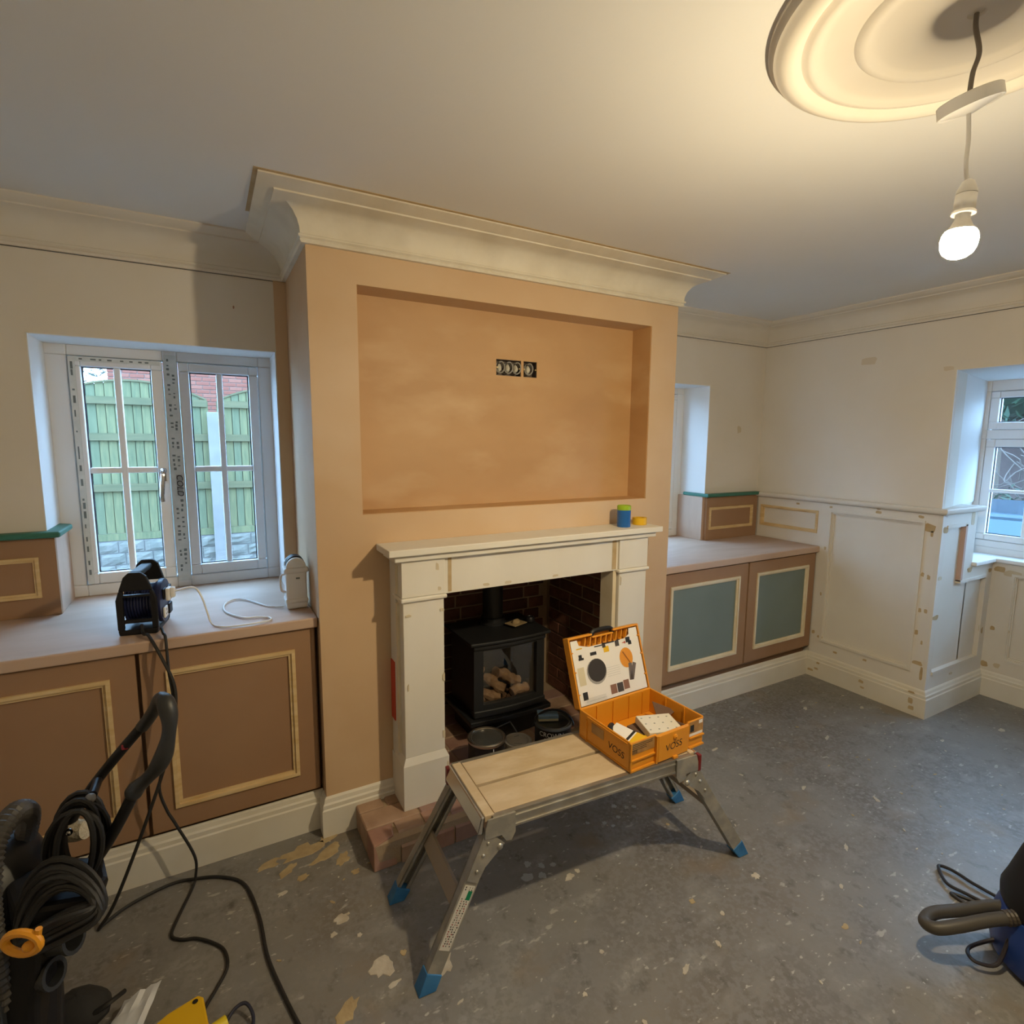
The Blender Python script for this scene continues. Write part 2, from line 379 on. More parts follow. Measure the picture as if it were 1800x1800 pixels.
# ------------------------------------------------------------------ cornices
def cprof(p, zb):
    return [(0, zb), (.10*p, zb), (.13*p, zb+.008), (.11*p, zb+.013), (.16*p, zb+.018), (.16*p, zb+.024), (.12*p, zb+.027), (.13*p, zb+.045), (.18*p, zb+.067), (.28*p, zb+.088),
            (.44*p, zb+.104), (.64*p, zb+.113), (.68*p, zb+.114), (.69*p, zb+.119), (.80*p, zb+.122), (.90*p, zb+.129), (p, zb+.136), (p, ZC), (0, ZC)]
struct(MB().sweep([(0, YA), (0, 0), (W, 0), (W, YA)], cprof(.150, 2.163)), 'trim_1', cornice_m, smooth=True)
struct(MB().sweep([(XL, YA), (0, YA)], cprof(.125, 2.163)), 'trim_2', cornice_w, smooth=True)
struct(MB().sweep([(W, YA), (R1, YA), (R1, YF)], cprof(.125, 2.163)), 'trim_4', cornice_w, smooth=True)
struct(MB().sweep([(XL, YF), (XL, YA)], cprof(.125, 2.163)), 'trim_5', cornice_w, smooth=True)
# smear of filler where the cornice meets the ceiling
struct(MB().sweep([(0, .2), (0, 0), (W, 0), (W, .03)], [(.14, ZC-.001), (.163, ZC-.0015), (.163, ZC+.002), (.14, ZC+.002)]), 'trim_6', filler)
# thin shadow gaps / cracks under the cornices are open joints in the picture: a narrow bead
for nm, pth in (('trim_7', [(XL, YA), (0, YA)]), ('trim_8', [(W, YA), (R1, YA), (R1, YF)])):
    struct(MB().sweep(pth, [(0, 2.1605), (.0015, 2.1605), (.0015, 2.163), (0, 2.163)]), nm, gasket)
# ------------------------------------------------------------------ skirtings
SK = [(0, 0), (.020, 0), (.020, .108), (.016, .113), (.016, .128), (.011, .134), (.008, .148), (.002, H1), (0, H1)]
YC = .045
struct(MB().sweep([(XL, YC+.02), (-.002, YC+.02)], SK), 'baseboard_left', skirt_m)
struct(MB().sweep([(0, .05), (0, 0), (.262, 0)], SK), 'baseboard_chimney', skirt_m)
struct(MB().sweep([(1.475, 0), (W, 0), (W, YC+.02), (R1-.022, YC+.02), (R1-.022, Y1-.022), (3.738, Y1-.022), (3.738, Y2)], SK), 'baseboard_right', skirt_m)
# ------------------------------------------------------------------ panelling on the right wall below the dado rail
P = MB(); xb = R1-.022
P.box(R1-.008, R1, Y1, YA, 0, ZD-.02)
grid(P, [Y1-.0005, YA-.03], [ZT, ZD-.02], [(.065, .470, .945, 1.077), (-.530, -.030, -1, 1.083)], xb, R1-.007, 'x')
grid(P, [Y1-.0005, .05], [H1-.02, ZT], [(-.530, -.030, .258, 5)], xb, R1-.007, 'x')
pan = struct(P, 'wall_right_panelling', panel_m)
frame_strips(pan, 'panel_moulding', panel_m, -.545, -.015, .243, 1.098, .026, R1-.008, xb-.008, 'x')
frame_strips(pan, 'panel_moulding', pine, .058, .476, .938, 1.083, .020, R1-.008, xb-.006, 'x')
# return of the panelling beside the window
Q = MB(); yb = Y1-.022
Q.box(R1-.008, 3.47, Y1-.004, Y1+.08, 0, ZD-.02); Q.box(3.46, 3.76, Y1-.004, Y1+.12, 0, .822)
for (a, b, c, d) in ((xb, 3.47, 1.070, ZD-.02), (3.355, 3.47, .822, 1.07), (3.355, 3.76, .745, .822), (3.665, 3.76, H1, .745), (3.13, 3.665, H1, .245), (xb, 3.13, H1, 1.07)): Q.box(a, b, yb, Y1, c, d)
q = struct(Q, 'wall_right_return', panel_m)
tag(MB().box(3.335, 3.356, yb-.006, Y1, .745, 1.07).build('moulding', mat('pinkish_bare_wood', (.52, .36, .29), .7), q), 'bare pinkish moulding strip')
MB().box(3.335, 3.67, yb-.007, Y1, .735, .752).build('moulding', panel_m, q)
MB().box(3.13, 3.356, yb-.006, Y1, 1.062, 1.078).build('moulding', panel_m, q)
MB().box(3.13, 3.67, yb-.007, Y1, .237, .255).build('moulding', panel_m, q)
MB().box(3.655, 3.672, yb-.006, Y1, .25, .74).build('moulding', panel_m, q)
# panel below the window sill
V = MB(); grid(V, [Y2, yb], [H1, .822], [(Y2+.1, -.74, .255, .745)], 3.738, 3.762, 'x')
v_ = struct(V, 'wall_right_apron', panel_m); frame_strips(v_, 'panel_moulding', panel_m, Y2+.08, -.72, .235, .765, .026, 3.758, 3.732, 'x')
# dado rail (white), wraps round the return
DR = [(0, ZD-.032), (.026, ZD-.032), (.034, ZD-.026), (.040, ZD-.016), (.040, ZD-.006), (.034, ZD), (0, ZD)]
struct(MB().sweep([(R1-.01, YA-.02), (R1-.01, Y1-.01), (3.50, Y1-.01)], DR), 'trim_9', panel_m, smooth=True)
struct(MB().prism([(R1-.02, Y1-.022), (3.49, Y1-.022), (3.49, Y1+.08), (R1-.02, Y1+.05)], ZD-.025, ZD-.002), 'trim_10', panel_m)
sill = struct(MB().prism([(3.465, Y1-.045), (3.715, Y1-.045), (3.715, Y2), (3.87, Y2), (3.87, -.40), (3.465, -.52)], .822, .846), 'trim_11', reveal_m, bevel=.005)
# filler dabs over nail heads on the panelling
def dab(parent, c, ru, rv_, ax, d, m=filler, seed=0):
    rnd = random.Random(seed*7+3); n = 9; pts = []
    for k in range(n):
        a = 2*math.pi*k/n; q = rnd.uniform(.75, 1.15); sx = (abs(math.cos(a))**.6)*math.copysign(1, math.cos(a)); sy = (abs(math.sin(a))**.6)*math.copysign(1, math.sin(a))
        pts.append((c[0]+ru*q*sx, c[1]+rv_*q*sy))
    vs = []
    for dd in d:
        for (u, v) in pts: vs.append({'x': (dd, u, v), 'y': (u, dd, v), 'z': (u, v, dd)}[ax])
    fs = [tuple(range(n)), tuple(range(2*n-1, n-1, -1))] + [(i, (i+1) % n, n+(i+1) % n, n+i) for i in range(n)]
    return MB().add(vs, fs).build('filler_dab', m, parent)
sd = 0
for (y, z, a, b) in ((-.30, 1.115, .016, .009), (-.52, 1.115, .014, .008), (-.30, 1.135, .012, .006), (-.02, 1.115, .012, .007), (-.565, 1.06, .03, .025), (-.58, 1.03, .008, .02), (-.555, .80, .008, .012), (-.585, .79, .008, .014),
                     (-.56, .60, .008, .013), (-.588, .60, .009, .013), (-.555, .47, .009, .014), (-.585, .42, .006, .012), (-.575, .30, .028, .012), (-.598, .24, .008, .04), (.0, .55, .006, .012), (-.015, .27, .016, .01), (.03, .29, .01, .012),
                     (-.12, .2, .012, .007), (-.3, .215, .012, .007), (.20, 1.115, .012, .007), (-.005, .85, .008, .012)):
    sd += 1; dab(pan, (y, z), a, b, 'x', (xb-.0006, xb+.002), seed=sd)
for (y, z, a, b) in ((-.02, .06, .014, .008), (-.03, .10, .012, .007), (-.30, .085, .014, .01), (-.31, .05, .012, .006), (-.57, .08, .012, .02), (-.575, .04, .016, .012), (-.57, .13, .018, .006), (.02, .04, .02, .008)):
    sd += 1; dab(pan, (y, z), a, b, 'x', (R1-.0425, R1-.04), seed=sd)
fill_l = mat('pale_filler', (.58, .50, .36), .85)
for (x, z, a, b) in ((3.12, 1.055, .03, .02), (3.11, .79, .02, .012), (3.11, .57, .03, .014), (3.42, 1.10, .02, .035), (3.71, .77, .02, .012), (3.66, .42, .008, .02), (3.70, .40, .01, .02), (3.40, .70, .0, .0), (3.36, .20, .02, .008), (3.45, .80, .03, .015)):
    if a: sd += 1; dab(q, (x, z), a, b, 'y', (yb-.0012, yb+.0005), m=fill_l if sd % 2 else filler, seed=sd)
for (y, z, a, b) in ((-.66, .78, .03, .016), (-.72, .765, .04, .02), (-.66, .42, .012, .015), (-.73, .42, .012, .012), (-.64, .19, .02, .018), (-.70, .2, .016, .016)):
    sd += 1; dab(v_, (y, z), a, b, 'x', (3.7372, 3.739), m=filler if sd % 2 else fill_l, seed=sd)
for (x, z, a, b) in ((2.72, 2.19, .02, .008), (2.62, 1.72, .0, .0), (2.87, 1.60, .02, .025), (2.9, 1.70, 0, 0)):
    if a: sd += 1; dab(wall_back, (x, z), a, b, 'y', (YA-.0008, YA+.001), m=fill_l, seed=sd)
sd += 1; dab(wall_right, (-.16, 1.99), .05, .022, 'x', (R1-.0008, R1+.001), m=mat('faint_filler', (.64, .56, .44), .85), seed=sd)
sd += 1; dab(wall_right, (-.565, 1.905), .025, .012, 'x', (R1-.0008, R1+.001), m=MATS['faint_filler'], seed=sd)
sd += 1; dab(wall_back, (-.20, 2.04), .003, .006, 'y', (YA-.0008, YA+.001), m=mat('reddish_mark', (.34, .17, .11), .85), seed=sd)
# ------------------------------------------------------------------ windows
def pane_grid(win, ax, d, u0, u1, v0, v1, bu, bv, bw=.024):
    """glass panes and glazing bars of one sash, opening u0..u1 x v0..v1 at depth d (outer face d+.02 away from room)"""
    def B(mb, a, b, c, e_, f, g): return mb.box(a, b, f, g, c, e_) if ax == 'y' else mb.box(f, g, a, b, c, e_)
    us = [u0] + bu + [u1]; vs = [v0] + bv + [v1]
    for i in range(len(us)-1):
        for j in range(len(vs)-1): B(MB(), us[i], us[i+1], vs[j], vs[j+1], d+.018, d+.022).build('pane', glass, win)
    for b in bu: B(MB(), b-bw/2, b+bw/2, v0, v1, d+.004, d+.034).build('glazing_bar', upvc_bar, win, bevel=.004)
    for b in bv: B(MB(), u0, u1, b-bw/2, b+bw/2, d+.006, d+.032).build('glazing_bar', upvc_bar, win, bevel=.004)
    g = MB()
    for (a, b, c, e_) in ((u0, u0+.005, v0, v1), (u1-.005, u1, v0, v1), (u0, u1, v0, v0+.005), (u0, u1, v1-.005, v1)): B(g, a, b, c, e_, d+.014, d+.017)
    g.build('gasket', gasket, win)
def ring(u0, u1, v0, v1, h, d0, d1, ax):
    mb = MB(); return grid(mb, [u0, u1], [v0, v1], [h], d0, d1, ax)
win1 = thing('window_1', (-.455, .78, ZT), None, None); win1['kind'] = 'structure'
D = .75
fr = MB(); grid(fr, [-.86, -.05], [ZT, 1.878], [(-.790, -.470, .905, 1.835), (-.418, -.104, .905, 1.835)], D, .82, 'y'); fr.build('window_frame', upvc, win1, bevel=.004)
ring(-.787, -.473, .908, 1.832, (-.748, -.514, .953, 1.794), D-.008, D+.05, 'y').build('sash', upvc, win1, bevel=.005)
ring(-.415, -.107, .908, 1.832, (-.376, -.145, .953, 1.794), D-.004, D+.05, 'y').build('sash', upvc, win1, bevel=.005)
pane_grid(win1, 'y', D, -.748, -.514, .953, 1.794, [-.631], [1.378])
pane_grid(win1, 'y', D, -.376, -.145, .953, 1.794, [-.262], [1.378])
# printed protective film left on mullion and sash
MB().box(-.466, -.421, D-.0035, D-.0005, .885, 1.86).build('protective_film', film, win1)
MB().box(-.786, -.764, D-.0105, D-.0085, .91, 1.83).build('protective_film', film, win1)
MB().box(-.764, -.48, D-.0105, D-.0085, 1.812, 1.83).build('protective_film', film, win1)
mk = MB(); rnd = random.Random(3)
for x0, dy in ((-.458, 0), (-.440, .03)):
    z = .93 + dy
    while z < 1.80:
        for k in range(rnd.choice((2, 3, 4))):
            if not 1.25 < z < 1.36: mk.box(x0 + rnd.uniform(0, .003), x0 + rnd.uniform(.008, .013), D-.0042, D-.0036, z, z + rnd.uniform(.004, .012))
            z += rnd.uniform(.014, .022)
        z += rnd.uniform(.01, .05)
z = .95
while z < 1.8:
    mk.box(-.779, -.779+rnd.uniform(.004, .009), D-.0114, D-.0107, z, z+rnd.uniform(.006, .03)); z += rnd.uniform(.02, .07)
x = -.75
while x < -.5: mk.box(x, x+rnd.uniform(.006, .02), D-.0114, D-.0107, 1.818, 1.824); x += rnd.uniform(.02, .05)
mk.build('film_print', ink, win1)
MB().box(-.449, -.427, D-.0055, D-.0036, 1.265, 1.355).build('film_tag', mat('tag_grey', (.33, .34, .34), .6), win1)
vs, fs = text_mesh('COLD', .034, .2)
tm = MB(); tm.add(vs, fs, T(-.4375, D-.0064, 1.31) @ Matrix.Rotation(math.pi/2, 4, 'X') @ Rz(-math.pi/2)); tm.build('tag_lettering', black_ink, win1)
h = MB(); h.box(-.502, -.484, D-.022, D-.008, 1.33, 1.385); h.tube(cr([(-.493, D-.022, 1.372), (-.493, D-.045, 1.37), (-.497, D-.05, 1.33), (-.503, D-.046, 1.27), (-.502, D-.042, 1.245)], 5), .0085, 8)
h.ball((-.493, D-.02, 1.374), .013); h.build('handle', chrome, win1, smooth=True)
win2 = thing('window_2', (2.166, .78, ZT), None, None); win2['kind'] = 'structure'
fr = MB(); grid(fr, [1.765, 2.567], [ZT, 1.878], [(1.835, 2.140, .905, 1.835), (2.190, 2.500, .905, 1.835)], D, .82, 'y'); fr.build('window_frame', upvc, win2, bevel=.004)
ring(1.838, 2.137, .908, 1.832, (1.878, 2.10, .953, 1.794), D-.004, D+.05, 'y').build('sash', upvc, win2, bevel=.005)
ring(2.193, 2.497, .908, 1.832, (2.235, 2.455, .953, 1.794), D-.004, D+.05, 'y').build('sash', upvc, win2, bevel=.005)
pane_grid(win2, 'y', D, 1.878, 2.10, .953, 1.794, [1.99], [1.378]); pane_grid(win2, 'y', D, 2.235, 2.455, .953, 1.794, [2.345], [1.378])
win3 = thing('window_3', (X3+.04, -1.25, .884), None, None); win3['kind'] = 'structure'
A, Bq = Y2-.15, -.438; cas = [(-.475, -.93), (-.98, -1.46), (-1.51, -1.98)]
holes = []
for (a, b) in cas: holes += [(b, a, 1.600, 1.830), (b, a, .925, 1.545)]
fr = MB(); grid(fr, [A, Bq], [.884, 1.896], holes, X3, X3+.07, 'x'); fr.build('window_frame', upvc, win3, bevel=.004)
for (a, b) in cas:
    ring(b+.003, a-.003, 1.603, 1.827, (b+.045, a-.048, 1.645, 1.79), X3-.005, X3+.05, 'x').build('sash', upvc, win3, bevel=.005)
    ring(b+.003, a-.003, .928, 1.542, (b+.045, a-.048, .966, 1.497), X3-.005, X3+.05, 'x').build('sash', upvc, win3, bevel=.005)
    m_ = (a+b)/2
    pane_grid(win3, 'x', X3, b+.045, a-.048, 1.645, 1.79, [m_], [], .02)
    pane_grid(win3, 'x', X3, b+.045, a-.048, .966, 1.497, [m_], [1.232], .02)
# ================================================================== FITTED FURNITURE
def door(cab, x0, x1, z0, z1, st, sb, y, pm, mm, panel_mat):
    d = grid(MB(), [x0, x1], [z0, z1], [(x0+st, x1-st, z0+sb, z1-st)], y, y+.02, 'y').build('door', mdf, cab)
    MB().box(x0+st-.005, x1-st+.005, y+.007, y+.017, z0+sb-.005, z1-st+.005).build('door_panel', panel_mat, d)
    frame_strips(d, 'moulding', mm, x0+st-.012, x1-st+.012, z0+sb-.012, z1-st+.012, .022, y+.006, y-.008, 'y')
    return d
cabL = thing('cupboard', (-.69, .29, 0), 'brown bare MDF cupboard with two framed doors under the left window', 'cupboard')
MB().box(XL+.004, -.004, .09, YA-.004, .157, .819).build('carcass', mdf, cabL)
MB().box(XL+.004, -.004, .088, .10, .0, .16).build('plinth', mdf, cabL)
MB().box(XL+.004, -1.124, .049, .09, .165, .818).build('end_filler', mdf, cabL)
door(cabL, -1.119, -.571, .172, .814, .082, .088, .046, None, pine, mdf); door(cabL, -.559, -.015, .172, .814, .082, .088, .046, None, pine, mdf)
cabR = thing('cupboard', (2.4, .29, 0), 'MDF cupboard with two grey-green door panels right of the fireplace', 'cupboard')
mdf_r = mdf
MB().box(W+.004, R1-.026, .09, YA-.004, .157, .819).build('carcass', mdf_r, cabR)
MB().box(W+.004, R1-.026, .088, .10, .0, .16).build('plinth', mdf_r, cabR)
door(cabR, W+.012, 2.419, .195, .812, .082, .088, .046, None, pine_pale, green_mdf); door(cabR, 2.432, R1-.034, .195, .812, .082, .088, .046, None, pine_pale, green_mdf)
wt = MB().prism([(XL, .028), (-.003, .028), (-.003, YA-.001), (-.053, YA-.001), (-.053, .80), (-.858, .80), (-.858, YA-.001), (XL, YA-.001)], .82, ZT).build('worktop', mdf_top, bevel=.005)
tag(wt, 'pale MDF worktop carrying the cable reel under the left window', 'worktop')
wt = MB().prism([(W+.003, .028), (R1-.024, .028), (R1-.024, YA-.001), (2.564, YA-.001), (2.564, .80), (1.768, .80), (1.768, YA-.001), (W+.003, YA-.001)], .82, ZT).build('worktop', mdf_top, bevel=.005)
tag(wt, 'empty pale MDF worktop on the cupboard with grey-green doors', 'worktop')
def ledge(name, x0, x1, xr, px0, px1, label, sgn):
    t = thing(name, ((x0+x1)/2, .51, ZT), label, 'wall panel')
    a, b = (x0, x1)
    MB().box(a, b, YA-.024, YA-.001, ZT+.001, ZD-.02).build('panel', mdf, t)
    lo, hi = (xr, x1) if sgn < 0 else (x0, xr)
    # return lining the window reveal
    MB().box(min(xr, xr+sgn*.020), max(xr, xr+sgn*.020), YA-.002, .746, ZT+.001, ZD-.02).build('return_panel', mdf_top, t)
    frame_strips(t, 'moulding', pine, px0, px1, .930, 1.080, .018, YA-.023, YA-.034, 'y')
    if sgn < 0: poly = [(x0, YA-.05), (x1+.022, YA-.05), (x1+.022, .70), (x1-.03, .745), (x1-.03, YA-.001), (x0, YA-.001)]
    else: poly = [(x0-.022, YA-.05), (x1, YA-.05), (x1, YA-.001), (x0+.03, YA-.001), (x0+.03, .745), (x0-.022, .70)]
    MB().prism(poly, ZD-.02, ZD+.002).build('cap', green_cap, t, bevel=.007, seg=3)
    return t
ledge('panelled_ledge', XL+.004, -.834, -.834, -1.15, -.885, 'brown MDF wall panel with dark green cap left of the left window', -1)
ledge('panelled_ledge', 2.566, R1-.026, 2.546, 2.59, 3.02, 'small MDF wall panel with green cap in the right-hand corner', 1)
# ================================================================== FIRE SURROUND
fs_ = thing('fire_surround', (.865, -.07, 0), 'white primed wooden fire surround with mantel shelf', 'fire surround')
ZH = .095
MB().box(.214, 1.516, -.169, -.001, 1.097, 1.122).build('mantel_shelf', white_wood, fs_, bevel=.003)
MB().box(.240, 1.492, -.150, -.001, 1.073, 1.0965).build('shelf_moulding', white_wood, fs_, bevel=.003)
for (a, b, oi) in ((.268, .438, 1), (1.288, 1.457, -1)):
    leg = MB().box(a+.004, b-.004, -.134, -.03, .30, .918).build('leg', white_wood, fs_, bevel=.003)
    MB().prism([(a-.008, 0), (b+.006, 0), (b+.006, 1), (a-.008, 1)], 0, 1).v
    pl = MB(); pl.box(a-.008, b+.008, -.146, -.001, ZH+.001, .275)
    pl.add([(a-.008, -.146, .275), (b+.008, -.146, .275), (b+.008, -.03, .275), (a-.008, -.03, .275), (a+.004, -.135, .302), (b-.004, -.135, .302), (b-.004, -.03, .302), (a+.004, -.03, .302)],
           [(4,5,6,7), (0,1,5,4), (1,2,6,5), (2,3,7,6), (3,0,4,7)])
    pl.build('plinth_block', white_wood, leg)
    MB().box(a-.006, b+.006, -.146, -.03, .917, .933).build('capital_moulding', white_wood, leg, bevel=.006, seg=3)
    MB().box(a, b, -.136, -.03, .934, 1.0725).build('corner_block', white_wood, leg, bevel=.002)
    # layered outer side
    xo = a if oi > 0 else b
    s1, s2 = (xo-.004, xo+.03) if oi > 0 else (xo-.03, xo+.004)
    MB().box(s1, s2, -.070, -.001, ZH+.001, 1.0725).build('side_board', white_wood, leg)
    MB().box(*((xo-.006, xo+.01) if oi > 0 else (xo-.01, xo+.006)), -.094, -.078, .31, .905).build('side_bead', pine_pale, leg)
    MB().box(*((xo-.006, xo+.01) if oi > 0 else (xo-.01, xo+.006)), -.094, -.078, .94, 1.05).build('side_bead', pine_pale, leg)
MB().box(.430, 1.296, -.124, -.06, .928, 1.0725).build('frieze', white_wood, fs_, bevel=.002)
MB().box(.455, .4575+.012, -.1252, -.12, .935, 1.068).build('filler_seam', filler, fs_)
MB().prism([(1.245, 0), (1.268, 0), (1.268, .14), (1.25, .14)], 0, .001).v
MB().box(1.255, 1.278, -.1252, -.12, .935, 1.068).build('filler_seam', filler, fs_)
MB().box(1.268, 1.288, -.118, -.03, ZH+.001, .928).build('inner_slip', pine_pale, fs_)
MB().prism([(1.272, -.10), (1.284, -.10), (1.330, .02), (1.312, .02)], ZH+.001, .925).build('inner_return', mat('grey_primed_board', (.40, .36, .29), .7), fs_)
MB().box(.40, .437, -.10, .02, ZH+.001, .925).build('inner_return', MATS['grey_primed_board'], fs_)
MB().box(.40, 1.31, -.06, -.001, .926, .96).build('inner_head', white_wood, fs_)
o = MB().box(.2600, .2640, -.048, -.002, .42, .66).build('red_sticker', red_p, fs_, bevel=.001); tag(o, 'red strip of tape on the side')
for k, (x, z, a, b) in enumerate(((.425, .87, .010, .006), (.29, .865, .012, .005), (.43, .60, .005, .018), (.287, .585, .003, .014), (.428, .365, .006, .016), (.415, .955, .007, .008), (.408, 1.04, .006, .016), (.44, .24, .004, .014), (1.3, .88, .004, .02))):
    sd += 1; dab(fs_, (x, z), a, b, 'y', (-.1372 if z < 1.2 and z > .3 else -.1465, -.12), m=MATS['pale_filler'], seed=sd)
for (x, z) in ((.62, .943), (.72, .94), (.95, .942)):
    sd += 1; dab(fs_, (x, z), .016, .006, 'y', (-.1248, -.11), m=MATS['pale_filler'], seed=sd)
# ================================================================== HEARTH AND FIREPLACE BRICKS
hearth = thing('brick_hearth', (.86, -.1, 0), 'brick hearth slab projecting under the white fire surround', 'hearth')
MB().box(.112, 1.615, -.27, .60, .0, ZH-.006).build('mortar_bed', mortar, hearth)
rnd = random.Random(5)
def bx_mesh(sx, sy, sz, m, bev=.004):
    b = MB().box(-sx/2, sx/2, -sy/2, sy/2, 0, sz); me = b.mesh('brick'); me.materials.append(m)
    bm_ = __import__('bmesh').new(); bm_.from_mesh(me); __import__('bmesh').ops.bevel(bm_, geom=list(bm_.edges), offset=bev, segments=1, affect='EDGES'); bm_.to_mesh(me); bm_.free(); return me
HB = (hbrickA, hbrickB, hbrickC)
def cant(sx, m):
    # nosing brick with sloped front: y from 0 (front) to .10
    p = [(0, 0), (.012, .0), (.10, 0), (.10, ZH), (.046, ZH), (0, .058)]
    b = MB(); n = len(p); vs = [(-sx/2, a, z) for a, z in p] + [(sx/2, a, z) for a, z in p]
    b.add(vs, [tuple(range(n)), tuple(range(2*n-1, n-1, -1))] + [(i, (i+1) % n, n+(i+1) % n, n+i) for i in range(n)])
    me = b.mesh('brick'); me.materials.append(m); return me
cm = [cant(.098, m) for m in HB]
# corner brick
MB().prism([(.105, -.278), (.190, -.278), (.200, -.180), (.105, -.180)], 0, ZH, top=[(.107, -.272), (.186, -.243), (.200, -.180), (.107, -.180)]).build('brick', hbrickA, hearth, bevel=.004)
x = .256
k = 0
while x < 1.60:
    inst('brick', cm[(k*2+1) % 3], (x, -.278, 0), hearth); x += .105; k += 1
tm_ = [bx_mesh(.205, .098, ZH, m) for m in HB]; th_ = [bx_mesh(.098, .098, ZH, m) for m in HB]
for j, y in enumerate((-.125, -.022)):
    x = .208 - (.1 if j else 0); k = 0
    while x < 1.6:
        if x-.1025 < .1: inst('brick', th_[(k+j) % 3], (.1545, y, 0), hearth)
        elif x+.1025 > 1.62: pass
        else: inst('brick', tm_[(k+j*2+1) % 3], (x, y, 0), hearth)
        x += .21; k += 1
# chamber floor tiles
for j in range(4):
    for i in range(5): inst('brick', tm_[(i*2+j) % 3], (.475+.21*i - (.0 if j % 2 else .0), .085+.105*j+.03, -.002), hearth)
chamber = struct(MB().box(.400, .434, .002, .62, .0, .95).box(1.364, 1.40, .002, .62, .0, .95).box(.40, 1.40, .584, .62, .0, .95), 'wall_firebox', mortar)
fb = [bx_mesh(.200, .03, .058, brickA, .003), bx_mesh(.200, .03, .058, brickB, .003), bx_mesh(.095, .03, .058, brickA, .003), bx_mesh(.095, .03, .058, brickB, .003)]
for side in (0, 1, 2):
    for row in range(13):
        z = ZH + .004 + row*.0665
        if side == 2:
            for i in range(5): 
                xx = .50 + i*.21 + (.0 if row % 2 else -.03)
                if xx+.1 > 1.37: inst('brick', fb[2 + rnd.choice((0, 1))], (xx-.052, .594, z), chamber)
                else: inst('brick', fb[rnd.choice((0, 1))], (xx, .594, z), chamber)
        else:
            X = 1.374 if side else .424
            seq = [(.100, 0), (.205+.105, 0), (.415+.05, 2)] if row % 2 else [(.055, 2), (.21, 0), (.42, 0)]
            for (yy, kk) in seq: inst('brick', fb[kk + rnd.choice((0, 1))], (X, yy+.035, z), chamber, (rnd.uniform(-.02, .02), 0, math.pi/2))
# ================================================================== STOVE
st = thing('stove', (.88, .28, ZH), 'black iron stove with glass door standing in the brick fireplace', 'stove')
SY = .15
b = MB(); b.box(.70, .715, SY+.03, .44, .20, .58); b.box(1.05, 1.065, SY+.03, .44, .20, .58); b.box(.715, 1.05, .42, .44, .20, .58); b.box(.715, 1.05, SY+.03, .43, .20, .235); b.box(.70, 1.065, SY+.03, .44, .56, .581)
b.build('body', black_m, st, bevel=.003)
b = MB(); arc = [(.69 + (.385)*i/10, SY-.012*math.sin(math.pi*i/10)) for i in range(11)]
def bow(z0, z1, grow, y1, x0=.69, x1=1.075, o=0.0):
    pts = [(x0-grow + (x1-x0+2*grow)*i/12, SY - grow - o - .016*math.sin(math.pi*i/12)) for i in range(13)]
    return MB().prism(pts + [(x1+grow, y1), (x0-grow, y1)], z0, z1)
bow(.582, .597, .022, .455).build('top_plate', black_m, st, bevel=.004)
bow(.200, .2225, .026, .44).build('base_flange', black_m, st, bevel=.004)
bow(ZH+.001, .199, -.02, .42).build('plinth', black_m, st)
# door frame follows the bow
gl = (.738, 1.027, .285, .548)
dm = MB()
def strip(x0, x1, z0, z1, y_o=0.0, th=.03):
    pts = []
    for i in range(9):
        x = x0 + (x1-x0)*i/8; s = (x-.69)/.385; pts.append((x, SY - y_o - .016*math.sin(math.pi*s)))
    pts += [(p[0], p[1]+th) for p in pts[::-1]]
    return pts
for (x0, x1, z0, z1) in ((.692, gl[0], .24, .575), (gl[1], 1.073, .24, .575), (gl[0], gl[1], .24, gl[2]), (gl[0], gl[1], gl[3], .575)): dm.prism(strip(x0, x1, z0, z1), z0, z1)
dr = dm.build('door', black_m, st)
for (z0, z1, o) in ((.228, .262, .010), (.556, .578, .010)): MB().prism(strip(.688, 1.077, z0, z1, o), z0, z1).build('door_moulding', black_m, dr, bevel=.006, seg=3)
stove_glass = glass_mat('stove_glass', (.92, .92, .92), .12, .02)
MB().prism(strip(gl[0], gl[1], 0, 0, -.012, .004), gl[2], gl[3]).build('glass', stove_glass, dr)
fl = MB(); fl.lathe([(.052, .60), (.052, 1.2)], 20, T(.895, .36, 0)); fl.build('flue_pipe', black_m, st, smooth=True)
MB().lathe([(.07, .598), (.07, .606), (.06, .612), (.06, .63), (.053, .635)], 20, T(.895, .36, 0)).build('flue_collar', black_m, st, smooth=True)
eb = MB(); rnd = random.Random(9)
for i in range(90): eb.ball((rnd.uniform(.73, 1.035), rnd.uniform(.19, .34), .243+rnd.uniform(-.004, .012)), rnd.uniform(.008, .016), None, None, 6, 4, jit=.2)
o = eb.build('ember_bed', ember, st); o['kind'] = 'stuff'
for (a, c, r) in (((.74, .24, .30), (.86, .22, .275), .026), ((.80, .27, .36), (.88, .20, .31), .026), ((.86, .26, .375), (1.0, .28, .30), .030), ((.74, .22, .33), (.80, .30, .40), .022), ((.93, .22, .275), (1.03, .24, .28), .024), ((.735, .2, .275), (.77, .21, .27), .024)):
    m = MB(); pts = cr([a, tuple((a[i]*.66+c[i]*.34) + (.008 if i == 2 else 0) for i in range(3)), tuple((a[i]*.33+c[i]*.67) - (.004 if i == 2 else 0) for i in range(3)), c], 3)
    m.tube(pts, [r*rnd.uniform(.75, 1.1) for _ in pts], 9); m.build('log', log_m, st, smooth=True)
ph = MB(); ph.prism([(-.045, -.035), (.045, -.035), (.045, .035), (-.045, .035)], 0, .003); ph.ball((0, 0, .006), .026, .02, .016, 10, 6, jit=.12)
o = ph.build('blister_pack', mat('clear_brown_blister', (.36, .27, .15), .15), smooth=True); o.location = (.975, .262, .598); o.rotation_euler = (0, 0, .35)
tag(o, 'small clear blister pack lying on the stove top', 'packet')
